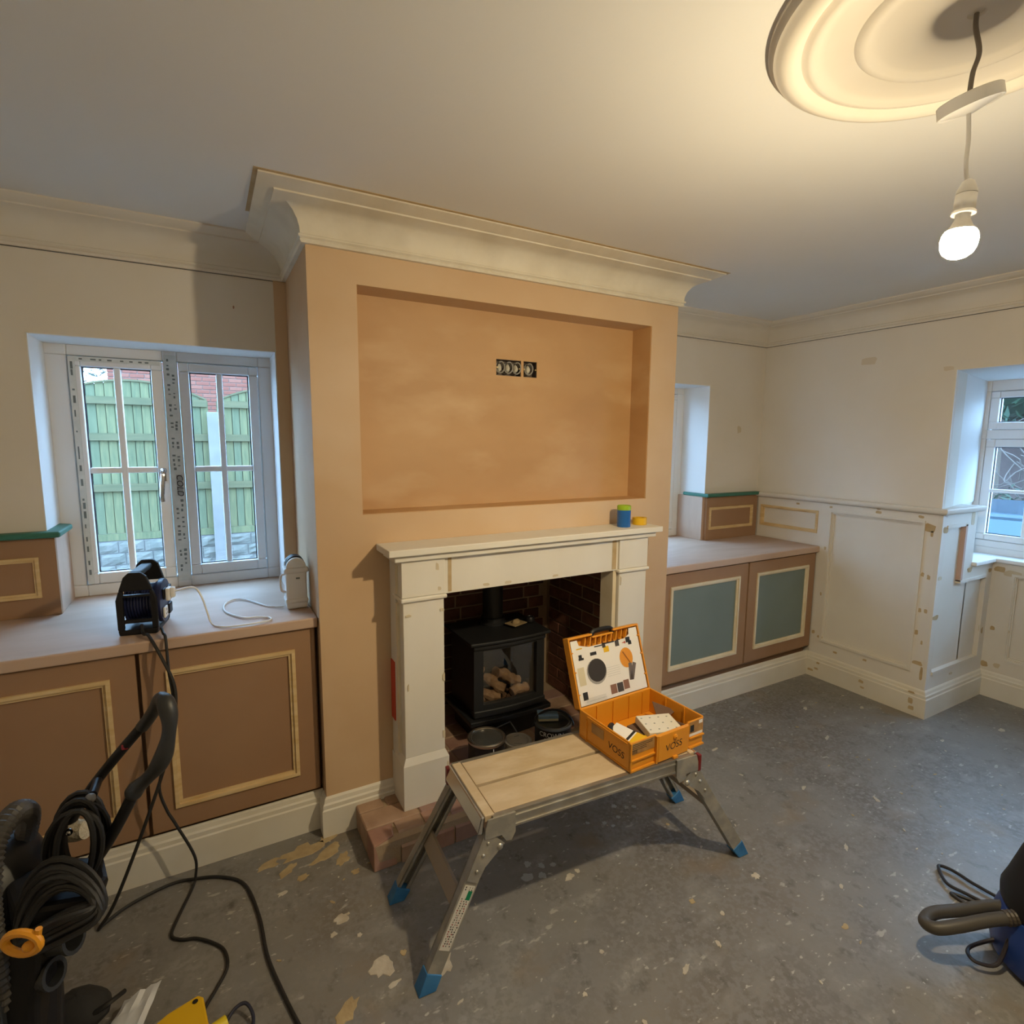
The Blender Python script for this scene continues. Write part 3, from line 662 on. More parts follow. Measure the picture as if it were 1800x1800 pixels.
kn = MB(); kn.lathe([(.018, 0), (.024, .006), (.024, .022), (.018, .03), (.016, .026), (0, .022)], 16)
o = kn.build('black_pot', black_p, smooth=True); o.location = (1.065, .275, .598); tag(o, 'small round black pot on the right of the stove top', 'pot')
# ================================================================== TINS ON THE HEARTH
def bend(vs, R, z0, a0):
    return [(R*math.cos(a0 + v.x/R), R*math.sin(a0 + v.x/R), z0 + v.y) for v in vs]
can = thing('paint_tin', (.660, -.045, ZH), 'squat black paint tin with grey metal lid in front of the stove', 'paint tin')
MB().lathe([(.079, .003), (.081, 0), (.081, .012), (.079, .015), (.079, .138), (.081, .141)], 32).build('body', black_p, can, smooth=True, local=True)
MB().lathe([(.081, .139), (.084, .143), (.084, .151), (.079, .154), (.073, .151), (.071, .146)], 32).build('rim', tin, can, smooth=True, local=True)
MB().lathe([(.072, .146), (.068, .149), (.064, .147), (.058, .1485), (0, .1485)], 32).build('lid', tin_lid, can, smooth=True, local=True)
lb = MB(); a0 = -math.pi/2 - .15
for (x0, x1, z0, z1) in ((-.055, -.052, .045, .135), (-.055, .07, .043, .046), (-.035, .06, .058, .060), (-.01, .06, .07, .074), (.01, .07, .085, .088), (.03, .045, .105, .118)):
    n = 10; vs = [Vector((x0+(x1-x0)*i/n, 0, 0)) for i in range(n+1)]
    A_ = bend(vs, .0796, z0, a0+.75); B_ = bend(vs, .0796, z1, a0+.75)
    lb.add(A_+B_, [(i, i+1, n+2+i, n+1+i) for i in range(n)])
lb.build('label_print', white_ink, can, local=True)
can.rotation_euler = (0, 0, 0)
crown = thing('paint_tin', (.946, -.130, ZH), 'black paint tin lettered CROWN with carry handle over its lid', 'paint tin')
MB().lathe([(.080, .003), (.082, 0), (.082, .01), (.080, .013), (.080, .181), (.083, .185)], 32).build('body', black_p, crown, smooth=True, local=True)
MB().lathe([(.082, .183), (.085, .185), (.085, .192), (.081, .194), (.076, .191)], 32).build('rim', mat('dark_tin_rim', (.20, .23, .27), .3, 1.0), crown, smooth=True, local=True)
MB().lathe([(.0765, .1905), (.070, .193), (.064, .190), (0, .190)], 32).build('lid', tin_lid, crown, smooth=True, local=True)
ha = [(.088*math.cos(t), .03*math.sin(t)-.012, .174+.060*math.sin(t)) for t in [math.pi*i/14 for i in range(15)]]
MB().tube(ha, .0055, 8, M=Rz(-.45)).build('carry_handle', black_p, crown, smooth=True, local=True)
for body, sz, zz in (('CROWN', .029, .163), ('TRADE', .020, .139)):
    vs, fs = text_mesh(body, sz); MB().add(bend(vs, .0806, zz, -2.24), fs).build('lettering', white_ink, crown, local=True)
sp = thing('sanding_sponge', (.935, -.102, ZH+.1945), 'blue-grey sanding sponge lying on the CROWN tin lid', 'sponge', rz=-.42)
MB().box(-.044, .044, -.03, .03, 0, .010).build('foam_core', sponge_e, sp, local=True); MB().box(-.0445, .0445, -.0305, .0305, .0101, .024).build('abrasive_face', sponge, sp, bevel=.002, local=True)
tub = thing('plastic_tub', (.803, -.070, ZH), 'small cloudy plastic tub between the two black tins', 'tub')
MB().lathe([(.048, 0), (.052, .002), (.057, .098)], 28).build('body', tub_m, tub, smooth=True, local=True)
ld = MB().lathe([(.060, .099), (.061, .103), (.061, .110), (.056, .112), (.052, .109), (.046, .109), (.044, .111), (0, .111)], 28).build('lid', tub_m, tub, smooth=True, local=True)
lm_ = MB()
for i in range(5): lm_.box(-.03+i*.006, -.026+i*.006, -.024-.003*i, -.019-.003*i, .1111, .1116)
lm_.box(-.004, .02, .026, .030, .1111, .1116); lm_.build('lid_print', ink, ld, local=True)['kind'] = 'stuff'
tr = thing('clear_tray', (.850, .02, ZH), 'clear plastic tray leaning behind the cloudy tub', 'tray', rz=.25)
fm = MB(); Mx = T(0, 0, .004) @ Matrix.Rotation(-.95, 4, 'X')
for (a, b, c, d) in ((-.055, .055, 0, .003), (-.055, .055, .128, .131), (-.055, -.052, 0, .131), (.052, .055, 0, .131)): fm.box(a, b, -.003, .003, c, d, Mx)
fm.build('tray_rim', mat('frosted_rim', (.20, .21, .22), .3), tr, local=True); MB().box(-.05, .05, -.002, .002, .005, .126, Mx).build('tray_sheet', clear_p, tr, local=True)
# ================================================================== WORK PLATFORM
wp = thing('work_platform', (.73, -.623, 0), 'folding aluminium hop-up work platform with dusty boards and blue feet', 'work platform', rz=-.0588)
L, Rr, hw, hz = -.430, .385, .148, .443
loc = dict(local=True)
MB().box(L+.05, Rr-.03, .007, hw-.012, hz-.018, hz).build('board', deck, wp, bevel=.002, **loc)
MB().box(L+.05, Rr-.03, -hw+.012, -.007, hz-.018, hz).build('board', deck, wp, bevel=.002, **loc)
MB().box(L+.018, L+.048, -hw+.006, hw-.006, hz-.018, hz+.001).build('end_strip', deck, wp, bevel=.002, **loc)
MB().box(Rr-.028, Rr-.008, -hw+.006, hw-.006, hz-.018, hz+.001).build('end_strip', deck, wp, bevel=.002, **loc)
for s in (-1, 1):
    rail = MB(); y0, y1 = sorted((s*(hw-.011), s*hw)); rail.box(L+.04, Rr-.03, y0, y1, hz-.052, hz-.002)
    y0, y1 = sorted((s*(hw-.011), s*(hw+.003))); rail.box(L+.04, Rr-.03, y0, y1, hz-.052, hz-.046); rail.box(L+.04, Rr-.03, y0, y1, hz-.022, hz-.018); rail.box(L+.04, Rr-.03, y0, y1, hz-.006, hz-.001)
    rail.build('side_rail', alu, wp, **loc)
eb_ = MB(); eb_.add([(L-.004, -hw+.004, hz-.050), (L+.012, -hw+.004, hz-.056), (L+.018, -hw+.004, hz), (L+.008, -hw+.004, hz), (L-.004, hw-.004, hz-.050), (L+.012, hw-.004, hz-.056), (L+.018, hw-.004, hz), (L+.008, hw-.004, hz)],
    [(0,1,2,3), (7,6,5,4), (0,4,5,1), (1,5,6,2), (2,6,7,3), (3,7,4,0)]); eb_.build('end_bar', mat('bright_aluminium', (.68, .69, .72), .22, .95), wp, bevel=.004, **loc)
MB().box(Rr-.008, Rr+.004, -hw+.004, hw-.004, hz-.05, hz).build('end_bar', MATS['bright_aluminium'], wp, bevel=.003, **loc)
def leg_at(sx, sy):
    top = Vector(((L+.035) if sx < 0 else (Rr-.02), sy*(hw-.004), hz-.055)); foot = Vector((sx*.587 + (-.0), sy*.176, .03))
    t = (foot-top).normalized(); n = Vector((0, sy, 0)); n = (n - t*n.dot(t)).normalized(); s = t.cross(n)
    lg = MB()
    def slab(s0, s1, n0, n1, a=top, b=foot):
        vs = [p + s*u + n*v for p in (a, b) for (u, v) in ((s0, n0), (s1, n0), (s1, n1), (s0, n1))]
        lg.add(vs, [(3,2,1,0),(4,5,6,7),(0,1,5,4),(1,2,6,5),(2,3,7,6),(3,0,4,7)])
    slab(-.022, .022, 0, .004); slab(-.022, -.018, -.024, 0); slab(.018, .022, -.024, 0); slab(-.022, -.010, -.024, -.020); slab(.010, .022, -.024, -.020)
    g = lg.build('leg', alu_dirty, wp, **loc)
    fb_ = MB(); a = foot - t*.018; zb = 0.0
    b = foot + t*((foot.z-0.002)/(-t.z))
    vs = []
    for p, gq in ((a, .003), (b, .006)):
        for (u, v) in ((-.022-gq, -.026-gq), (.022+gq, -.026-gq), (.022+gq, .004+gq), (-.022-gq, .004+gq)):
            pp = p + s*u + n*v; 
            if p is b: pp.z = 0.001
            vs.append(pp)
    fb_.add(vs, [(3,2,1,0),(4,5,6,7),(0,1,5,4),(1,2,6,5),(2,3,7,6),(3,0,4,7)]); fb_.build('foot', blue_foot, wp, bevel=.002, **loc)
    # hinge plate and gusset
    xe = top.x
    pl = [(xe-.055*(-sx), hz-.006), (xe+.008*sx, hz-.004), (xe+.02*sx, hz-.045), (xe+.012*sx, hz-.062), (xe-.03*(-sx)*-1 if False else xe+.0*sx, hz-.068), (xe-.055*sx, hz-.07)]
    pl = [(xe-.075*sx, hz-.004), (xe+.012*sx, hz-.004), (xe+.020*sx, hz-.03), (xe+.022*sx, hz-.062), (xe-.030*sx, hz-.062), (xe-.045*sx, hz-.085), (xe-.062*sx, hz-.088), (xe-.075*sx, hz-.065)]
    m = MB(); k = len(pl); y0, y1 = sy*(hw+.003), sy*(hw+.008)
    m.add([(p[0], y0, p[1]) for p in pl] + [(p[0], y1, p[1]) for p in pl], [tuple(range(k)), tuple(range(2*k-1, k-1, -1))] + [(i, (i+1) % k, k+(i+1) % k, k+i) for i in range(k)])
    m.build('hinge_plate', alu_dirty, wp, **loc)
    gus = MB(); p0 = top + t*.005; 
    poly = [p0 + s*.022, p0 - s*.022, p0 - s*.022 + t*.13, p0 + s*.012 + t*.13, p0 + s*.022 + t*.10]
    inward = -1 if (s.x*sx) > 0 else 1
    q0 = p0 + t*.01 + s*(inward*.055); poly = [p0 - s*(inward*.022), p0 + s*(inward*.022) - t*.0, q0, p0 + s*(inward*.022) + t*.085, p0 + s*(inward*.018) + t*.13, p0 - s*(inward*.02) + t*.13]
    k = len(poly); gus.add([p + n*.0045 for p in poly] + [p + n*.008 for p in poly], [tuple(range(k)), tuple(range(2*k-1, k-1, -1))] + [(i, (i+1) % k, k+(i+1) % k, k+i) for i in range(k)])
    gg = gus.build('gusset', alu_dirty, wp, **loc)
    for f in (.02, .055, .1): MB().ball(p0 + t*f + n*.008, .0055, .0055, .0055, 8, 5).build('rivet', alu, wp, smooth=True, **loc)
    MB().ball(q0 + n*.006 + t*.012 - s*(inward*.012), .011, .008, .011, 10, 6).build('pivot_bolt', alu, wp, smooth=True, **loc)
    return top, foot, t, n, s, g
for sx in (-1, 1):
    pts = {}
    for sy in (-1, 1): pts[sy] = leg_at(sx, sy)
    for fr_, w_ in ((.52, .05),):
        a = pts[-1][0].lerp(pts[-1][1], fr_); b = pts[1][0].lerp(pts[1][1], fr_)
        m = MB(); m.bar(a - pts[-1][3]*.0, b - pts[1][3]*.0, .012, w_, up=pts[1][2]); m.build('cross_brace', mat('dusty_brace', (.36, .30, .24), .7, .3) if 'dusty_brace' not in MATS else MATS['dusty_brace'], wp, **loc)
    for sy in (-1, 1):
        m = MB(); top = pts[sy][0]; x0 = top.x + sx*.022
        m.box(min(x0, x0+sx*.014), max(x0, x0+sx*.014), min(sy*(hw-.012), sy*(hw+.008)), max(sy*(hw-.012), sy*(hw+.008)), hz-.068, hz-.008)
        if (sx, sy) in ((1, -1), (-1, 1), (1, 1)): m.build('release_clip', red_clip, wp, bevel=.003, **loc)
    if sx < 0:
        top, foot, t, n, s, g = pts[-1]
        a, b = top.lerp(foot, .36), top.lerp(foot, .80)
        stk = MB(); vs = [p + s*u + n*v for p in (a, b) for (u, v) in ((-.017, .0042), (.017, .0042), (.017, .0048), (-.017, .0048))]
        stk.add(vs, [(3,2,1,0),(4,5,6,7),(0,1,5,4),(1,2,6,5),(2,3,7,6),(3,0,4,7)]); tag(stk.build('warning_sticker', mat('sticker_white', (.66, .64, .58), .5), wp, **loc), 'long white pictogram sticker with green squares')
        pr = MB(); gr = MB(); rd = MB(); rnd = random.Random(4)
        for i in range(26):
            f = .03 + i*.036
            for u in (-.012, -.003, .006):
                if 2 <= i <= 4 and u > -.005: continue
                c = a.lerp(b, f) + s*(u+rnd.uniform(0, .004)); d_ = rnd.uniform(.0015, .004)
                tgt = rd if rnd.random() < .2 else pr
                tgt.add([c + n*.0052 + s*d_, c + n*.0052 + t*.003, c + n*.0052 - s*d_*.4, c + n*.0052 - t*.0025], [(0, 1, 2, 3)])
        for f in (.115, .185):
            c = a.lerp(b, f) + s*(.008 if s.x > 0 else -.008) + n*.0053
            gr.add([c - s*.007 - t*.0065, c + s*.007 - t*.0065, c + s*.007 + t*.0065, c - s*.007 + t*.0065], [(0, 1, 2, 3)])
        pr.build('sticker_print', black_ink, wp, **loc); rd.build('sticker_print', mat('sticker_red', (.28, .04, .03), .6), wp, **loc); gr.build('sticker_print', mat('sticker_green', (.0, .20, .09), .5), wp, **loc)
# ================================================================== TOOL CASE
tc = thing('tool_case', (.985, -.638, .4445), 'open orange plastic tool case marked VOSS on the work platform', 'tool case', rz=.040)
w2, d2, hh, th = .176, .131, .104, .006
b = MB()
b.box(-w2, w2, -d2, d2, 0, .008)
b.box(-w2, -w2+th, -d2, d2, .008, hh); b.box(w2-th, w2, -d2, d2, .008, hh); b.box(-w2, w2, d2-th, d2, .008, hh)
b.box(-w2, -.055, -d2, -d2+th, .008, hh-.004); b.box(.095, w2, -d2, -d2+th, .008, hh-.004); b.box(-.055, .095, -d2, -d2+th, .008, hh-.018)
body = b.build('case_body', orange_bin, tc, bevel=.003, **loc)
r_ = MB()
for x in (-.10, -.02, .06, .13): r_.box(x-.002, x+.002, d2-th-.004, d2-th, .01, hh-.005)
for y in (-.05, .04): r_.box(w2-th-.004, w2-th, y-.002, y+.002, .01, hh-.005); r_.box(-w2+th, -w2+th+.004, y-.002, y+.002, .01, hh-.005)
r_.box(-w2-.003, -w2, .085, .09, .0, hh-.02); r_.box(-w2-.003, -w2, -.12, .085, hh-.012, hh-.007)
r_.build('rib', orange_bin, body, **loc)['kind'] = 'stuff'
# raised front latch plate
lp = MB(); lp.prism([(-.055, -d2-.012), (.085, -d2-.012), (.097, -d2), (.097, -d2+.002), (-.060, -d2+.002), (-.060, -d2-.006)], .004, hh-.008); lp.build('latch_plate', orange_bin, tc, bevel=.003, **loc)
lk = MB(); lk.lathe([(.009, 0), (.009, .004), (.004, .006), (.004, .010)], 12, T(.02, -d2-.012, .076) @ Matrix.Rotation(math.pi/2, 4, 'X')); lk.box(.010, .030, -d2-.02, -d2-.01, .0, .008); lk.build('latch_knob', orange_bin, tc, smooth=True, **loc)
vs, fs = text_mesh('VOSS', .034, .1)
MB().add(vs, fs, T(.015, -d2-.0126, .045) @ Matrix.Rotation(math.pi/2, 4, 'X') @ Rz(.05)).build('lettering', black_ink, tc, **loc)
MB().add(vs, fs, T(-w2-.0006, -.066, .046) @ Rz(-math.pi/2) @ Matrix.Rotation(math.pi/2, 4, 'X') @ Rz(-.06)).build('lettering', black_ink, tc, **loc)
stb = mat('brown_label', (.30, .15, .05), .45, col2=(.42, .24, .08), vs=30)
def label_front(x0, x1, z0, z1, y=-d2-.0006):
    o = MB().box(x0, x1, y-.0008, y+.0004, z0, z1).build('label', stb, tc, **loc); return o
label_front(-.172, -.066, .058, .096); label_front(.104, .170, .055, .097)
p_ = MB(); rnd = random.Random(2)
for i in range(4): p_.box(-.168, -.085+rnd.uniform(-.02, .01), -d2-.0020, -d2-.0016, .090-i*.006, .0915-i*.006)
for i in range(7): p_.box(-.170+i*.004, -.1685+i*.004, -d2-.0020, -d2-.0016, .060, .072)
p_.box(.107, .125, -d2-.002, -d2-.0016, .060, .085)
p_.build('label_print', black_ink, tc, **loc)
wl = MB(); wl.box(.104, .170, -d2-.0016, -d2-.0004, .044, .053); wl.box(.150, .168, -d2-.0022, -d2-.0015, .083, .095); wl.build('label', white_p, tc, **loc)
MB().box(-w2-.0014, -w2-.0004, -.005, .060, .050, .085).build('label', stb, tc, **loc)
gb = MB()
for (a, b_) in ((-.176, -.064), (.103, .176)): gb.box(a, b_, -d2-.006, -d2, .036, .041); gb.box(a, b_, -d2-.006, -d2, .0, .006)
gb.box(-.066, -.060, -d2-.012, -d2, .002, .098)
gb.box(-.176, -.171, -d2-.006, -d2, .0, .1)
gb.build('rib', orange_bin, body, **loc)['kind'] = 'stuff'
# lid, hinged back
LM = T(0, d2, hh-.006) @ Matrix.Rotation(math.radians(-19), 4, 'X')
lh = .258; ldp = .030
lm = MB(); lm.box(-w2, w2, ldp-.004, ldp, 0, lh, LM)
lm.box(-w2, -w2+.007, -.004, ldp, 0, lh-.004, LM); lm.box(w2-.007, w2, -.004, ldp, 0, lh-.004, LM); lm.box(-w2, w2, -.004, ldp, 0, .007, LM)
lm.box(-w2, -.06, -.004, ldp, lh-.008, lh, LM); lm.box(.045, w2, -.004, ldp, lh-.008, lh, LM); lm.box(-.06, .045, -.002, ldp, lh-.018, lh-.011, LM)
lid = lm.build('lid', orange_bin, tc, bevel=.003, **loc)
rb = MB()
for i in range(9):
    x = -.105 + i*.026; rb.add([(x, .0, lh-.040), (x+.004, .0, lh-.040), (x+.016, .0, lh-.012), (x+.012, .0, lh-.012), (x, .02, lh-.040), (x+.004, .02, lh-.040), (x+.016, .02, lh-.012), (x+.012, .02, lh-.012)],
        [(0,1,2,3), (7,6,5,4), (0,4,5,1), (1,5,6,2), (2,6,7,3), (3,7,4,0)], LM)
for z in (.06, .14, .21):
    rb.box(w2-.016, w2-.005, -.006, .0, z, z+.005, LM); rb.box(-w2+.005, -w2+.012, -.006, .0, z-.01, z-.006, LM)
rb.build('lid_rib', orange_bin, lid, **loc)
cd = MB(); cp = [(-w2+.010, .010), (w2-.012, .010), (w2-.012, lh-.012), (.125, lh-.012), (.120, lh-.034), (.095, lh-.046), (-.085, lh-.046), (-.110, lh-.040), (-.130, lh-.034), (-.135, lh-.014), (-w2+.010, lh-.014)]
cd.add([(a, -.0015, z) for a, z in cp] + [(a, .0015, z) for a, z in cp], [tuple(range(11)), tuple(range(21, 10, -1))] + [(i, (i+1) % 11, 11+(i+1) % 11, 11+i) for i in range(11)], LM)
cdo = cd.build('instruction_card', card, lid, **loc)
def cdisc(name, x, z, r1, r2, m, y=-.0025, n=20, sub=None):
    mb = MB(); mb.add([(x+r1*math.cos(2*math.pi*k/n), y, z+r2*math.sin(2*math.pi*k/n)) for k in range(n)], [tuple(range(n))], LM); return mb.build(name, m, lid, **loc)
cdisc('card_hole', -.068, .118, .047, .047, mat('hole_edge_grey', (.30, .29, .27), .6), -.0022); cdisc('card_hole', -.066, .122, .043, .042, mat('charcoal_pad', (.030, .026, .024), .8), -.0028)
cdisc('card_hole', .085, .140, .033, .038, orange_bin, -.0024)
sl = MB(); sl.add([(.068, -.0032, .165), (.074, -.0032, .165), (.102, -.0032, .118), (.098, -.0032, .116)], [(0, 1, 2, 3)], LM); sl.build('card_hole', mat('orange_shade_slot', (.28, .09, .008), .5), lid, **loc)
def marks(name, rects, m):
    mb = MB()
    for (x0, x1, z0, z1) in rects: mb.add([(x0, -.0024, z0), (x1, -.0024, z0), (x1, -.0024, z1), (x0, -.0024, z1)], [(0, 1, 2, 3)], LM)
    mb.build(name, m, lid, **loc)['kind'] = 'stuff'
marks('card_print', [(-.142, -.118, .170, .178), (-.140, -.125, .178, .190), (-.085, -.055, .178, .190), (.098, .120, .195, .215), (.108, .125, .185, .200), (-.150, -.128, .028, .056), (-.060, -.02, .205, .209), (-.02, .04, .208, .213), (.05, .07, .211, .214)], black_ink)
marks('card_print', [(-.018, .008, .178, .200), (-.145, -.118, .210, .214)], yellow_p)
marks('card_print', [(-.022, -.006, .196, .214), (.042, .062, .190, .212), (.015, .045, .022, .056)], mat('print_dark', (.05, .04, .035), .6))
marks('card_print', [(-.018, .012, .022, .056), (.048, .076, .026, .060)], mat('print_brown', (.22, .11, .07), .6))
marks('card_print', [(.078, .092, .196, .199), (.088, .095, .193, .202)], mat('print_red', (.45, .09, .05), .6))
marks('card_print', [(-.155, -.125, .080, .145)], mat('print_cream', (.58, .52, .36), .6))
marks('card_print', [(-.148, -.040, .008+z_, .0085+z_) for z_ in [.006*i for i in range(3)]] + [(-.02, .045, .12-.008*i, .1205-.008*i) for i in range(5)] + [(-.140, -.045, .014+.004*i, .0146+.004*i) for i in range(5)], ink)
pd = MB()
for (x, a) in ((.095, .12), (.108, .42)):
    c, s_ = math.cos(a), math.sin(a); pd.add([(x + u*c + v*s_, -.0026, .085 - u*s_ + v*c) for (u, v) in ((-.009, -.032), (.009, -.032), (.009, .032), (-.009, .032))], [(0, 1, 2, 3)], LM)
pd.build('card_print', mat('print_taupe', (.14, .11, .10), .6), lid, **loc)
hd = MB(); hd.tube(cr([(-.055, .014, lh-.012), (-.045, .012, lh+.002), (-.02, .010, lh+.006), (.02, .010, lh+.006), (.045, .012, lh+.002), (.052, .014, lh-.012)], 5), .0095, 8, M=LM); hd.build('carry_handle', black_p, lid, smooth=True, **loc)
def in_case(name, mb_list, x, y, z, rx, ry, rz, label, cat):
    o = bpy.data.objects.new(name, None); COL.objects.link(o); o.empty_display_size = .03
    Mw = T(.985, -.638, .4445) @ Rz(.040) @ T(x, y, z) @ Rz(rz) @ Matrix.Rotation(rx, 4, 'X') @ Matrix.Rotation(ry, 4, 'Y'); o.matrix_world = Mw
    OFF[o.name] = Vector((0, 0, 0)); tag(o, label, cat)
    for (n_, mb, m, bv) in mb_list: mb.build(n_, m, o, bevel=bv, local=True)
    return o
dots = MB()
for i in range(4):
    for j in range(3): dots.box(-.055+i*.034-.003, -.055+i*.034+.003, -.034+j*.034-.002, -.034+j*.034+.0018, .0262, .0266)
in_case('sanding_pad_pack', [('pad_stack', MB().box(-.068, .068, -.052, .052, 0, .026), mat('cream_pad', (.66, .63, .55), .7), .002), ('vent_marks', dots, ink, 0)], .045, -.045, .048, .10, .05, -.28, 'thick white dotted sanding pad block in the orange case', 'sanding pad')
yb_ = MB().box(-.0345, .0345, -.0605, -.02, -.0005, .0185)
in_case('accessory_packet', [('packet', MB().box(-.034, .034, -.06, .06, 0, .018), white_p, .001), ('yellow_band', yb_, yellow_p, 0), ('black_band', MB().box(-.0343, .0343, -.015, -.006, -.0003, .0183), black_ink, 0)], -.098, -.035, .047, .12, -.12, .35, 'white and yellow accessory packet propped in the orange case', 'packet')
in_case('accessory_box', [('box', MB().box(-.055, .055, -.03, .03, 0, .022), yellow_p, .001), ('label_band', MB().box(-.03, .02, -.0305, .0305, .002, .0222), card, 0)], -.075, -.090, .030, 0, 0, .15, 'yellow accessory box at the front of the orange case', 'box')
in_case('tool_grip', [('grip', MB().tube(cr([(-.03, 0, .01), (0, .005, .014), (.03, 0, .01)], 5), .011, 10), black_p, 0)], -.125, .015, .055, 0, 0, .8, 'small dark tool end beside the packets in the orange case', 'tool')
in_case('sanding_sheet', [('sheet', MB().prism([(-.05, -.03), (.06, -.035), (.03, .05)], 0, .002), mottled_g, 0)], .115, .02, .060, .30, -.22, .3, 'brown triangular sanding sheet leaning on the white pad block', 'sanding sheet')
in_case('sanding_sheet', [('sheet', MB().prism([(-.05, -.03), (.055, -.02), (.0, .045)], 0, .002), mat('darker_sandpaper', (.10, .055, .035), .9), 0)], .118, -.03, .050, -.15, .12, -.5, 'dark lower sanding sheet in the right half of the orange case', 'sanding sheet')
in_case('sanding_sheet_stack', [('stack', MB().box(-.085, .085, -.07, .07, 0, .036), mottled_g, .002)], .055, -.03, .009, 0, 0, .05, 'stack of brown sanding sheets under the white pad block', 'sanding sheets')
in_case('sanding_sheet_stack', [('stack', MB().box(-.045, .045, -.065, .065, 0, .034), mat('cream_backing', (.45, .40, .30), .8), .002)], -.095, -.04, .009, 0, 0, .1, 'pale stack of sanding sheets under the accessory packets', 'sanding sheets')
# ================================================================== ON THE MANTEL
cn = thing('canister', (1.343, -.092, 1.1225), 'blue canister with lime green lid on the mantel shelf', 'canister')
MB().lathe([(.031, 0), (.0315, .002), (.0315, .078)], 28).build('body', can_blue, cn, smooth=True, local=True)
MB().lathe([(.0318, .0782), (.0318, .096), (.029, .099), (.026, .097), (0, .097)], 28).build('lid', lime, cn, smooth=True, local=True)
tp = MB().lathe([(.022, 0), (.0335, 0), (.0335, .033), (.022, .033), (.022, 0)], 28, T(1.457, -.072, 1.1225)).build('tape_roll', yellow_p, smooth=True); tag(tp, 'yellow tape roll beside the canister on the mantel shelf', 'tape')
# ================================================================== BACK BOXES IN THE RECESS
def bbox(x0, x1, label, n):
    t = thing('socket_back_box', ((x0+x1)/2, .15, 1.795), label, 'back box')
    b = MB(); z0, z1 = 1.7955, 1.8635; x0 += .0005; x1 -= .0005
    b.box(x0, x1, .172, .174, z0, z1); b.box(x0, x0+.0015, .136, .172, z0, z1); b.box(x1-.0015, x1, .136, .172, z0, z1); b.box(x0, x1, .136, .172, z0, z0+.0015); b.box(x0, x1, .136, .172, z1-.0015, z1)
    b.build('metal_box', mat('galvanised_dark', (.10, .08, .07), .5, .6) if 'galvanised_dark' not in MATS else MATS['galvanised_dark'], t)
    for k in range(n):
        cx = x0 + (x1-x0)*(k+.5)/n if n > 1 else (x0+x1)/2 - .006
        m = MB(); pts = [(cx + .019*math.cos(a), .150 - .003*a, 1.83 + .024*math.sin(a)) for a in [i*.45 for i in range(20)]]
        m.tube(pts, .0032, 7); m.build('coiled_cable', mat('grey_cable', (.26, .25, .23), .5) if 'grey_cable' not in MATS else MATS['grey_cable'], t, smooth=True)
        MB().ball((cx, .146, 1.829), .011, .012, .017, 10, 6, jit=.1).build('cable_end', mat('pale_cable_end', (.58, .55, .46), .6) if 'pale_cable_end' not in MATS else MATS['pale_cable_end'], t)
    for xx in (x0+.005, x1-.005): MB().lathe([(.0035, 0), (.0035, .008)], 8, T(xx, .140, 1.829) @ Matrix.Rotation(math.pi/2, 4, 'X')).build('screw_lug', mat('brass', (.75, .6, .3), .3, .9) if 'brass' not in MATS else MATS['brass'], t)
bbox(SB1[0], SB1[1], 'double metal back box with coiled cables in the recess', 3); bbox(SB2[0], SB2[1], 'single metal back box with coiled cable in the recess', 1)
# ================================================================== CEILING ROSE AND PENDANT
RC = (.940, -1.480)
rp = [(.345, ZC), (.345, 2.297), (.338, 2.292), (.335, 2.285), (.328, 2.282), (.322, 2.276), (.306, 2.271), (.292, 2.275), (.283, 2.284), (.278, 2.283), (.272, 2.279), (.262, 2.278), (.252, 2.284), (.240, 2.287), (.19, 2.288), (.183, 2.282), (.175, 2.280), (.167, 2.281), (.160, 2.287), (.15, 2.288), (.014, 2.289), (.012, 2.292)]
rose = MB().lathe(rp[::-1], 96, T(RC[0], RC[1], 0)).build('ceiling_rose', cornice_w, smooth=True); tag(rose, 'round white plaster ceiling rose with moulded rings', 'ceiling rose')
pn = thing('pendant_light', (RC[0], RC[1], ZC), 'bare bulb hanging on a cord from the plaster ceiling rose', 'pendant light')
X, Y = RC; rr = cr_
def off(k, z): return (X + rr.x*k, Y + rr.y*k, z)
MB().tube(cr([off(0, 2.289), off(.001, 2.265), off(.012, 2.225), off(.004, 2.19), off(.002, 2.15)], 6), .0042, 8).build('upper_cord', mat('grey_flex', (.14, .12, .10), .5), pn, smooth=True)
nn = Vector((-.31, .07, .966)).normalized(); Rm = nn.to_track_quat('Z', 'Y').to_matrix().to_4x4()
MB().lathe([(.004, .009), (.047, .010), (.0495, .008), (.050, -.012), (.048, -.0125), (.044, -.010), (.03, -.014), (.008, -.020), (.0035, -.021)], 36, T(*off(.004, 2.142)) @ Rm).build('rose_cover', white_p, pn, smooth=True)
MB().tube(cr([off(.004, 2.125), off(.009, 2.08), off(.009, 2.04), off(.012, 2.015), off(.016, 2.0)], 6), .0036, 8).build('lower_cord', white_p, pn, smooth=True)
ax = (Vector(off(.018, 2.008)) - Vector(off(.011, 1.885))).normalized(); Rm = ax.to_track_quat('Z', 'Y').to_matrix().to_4x4(); HM = T(*off(.0165, 1.985)) @ Rm
MB().lathe([(.0045, .022), (.010, .018), (.0165, .002), (.017, -.004)], 24, HM).build('holder_cap', white_p, pn, smooth=True)
MB().lathe([(.0172, -.005), (.0172, -.034), (.0195, -.036), (.0195, -.040), (.015, -.040)], 24, HM).build('lamp_holder', white_p, pn, smooth=True)
MB().lathe([(.012, -.038), (.0125, -.050), (.018, -.062), (.025, -.071)], 24, HM).build('bulb_collar', white_p, pn, smooth=True)
MB().lathe([(.0252, -.0712), (.0285, -.078), (.0298, -.086)], 24, HM).build('bulb_shoulder', emit_mat('dim_bulb_shoulder', BULB_COLOR, BULB_STRENGTH*.13), pn, smooth=True)
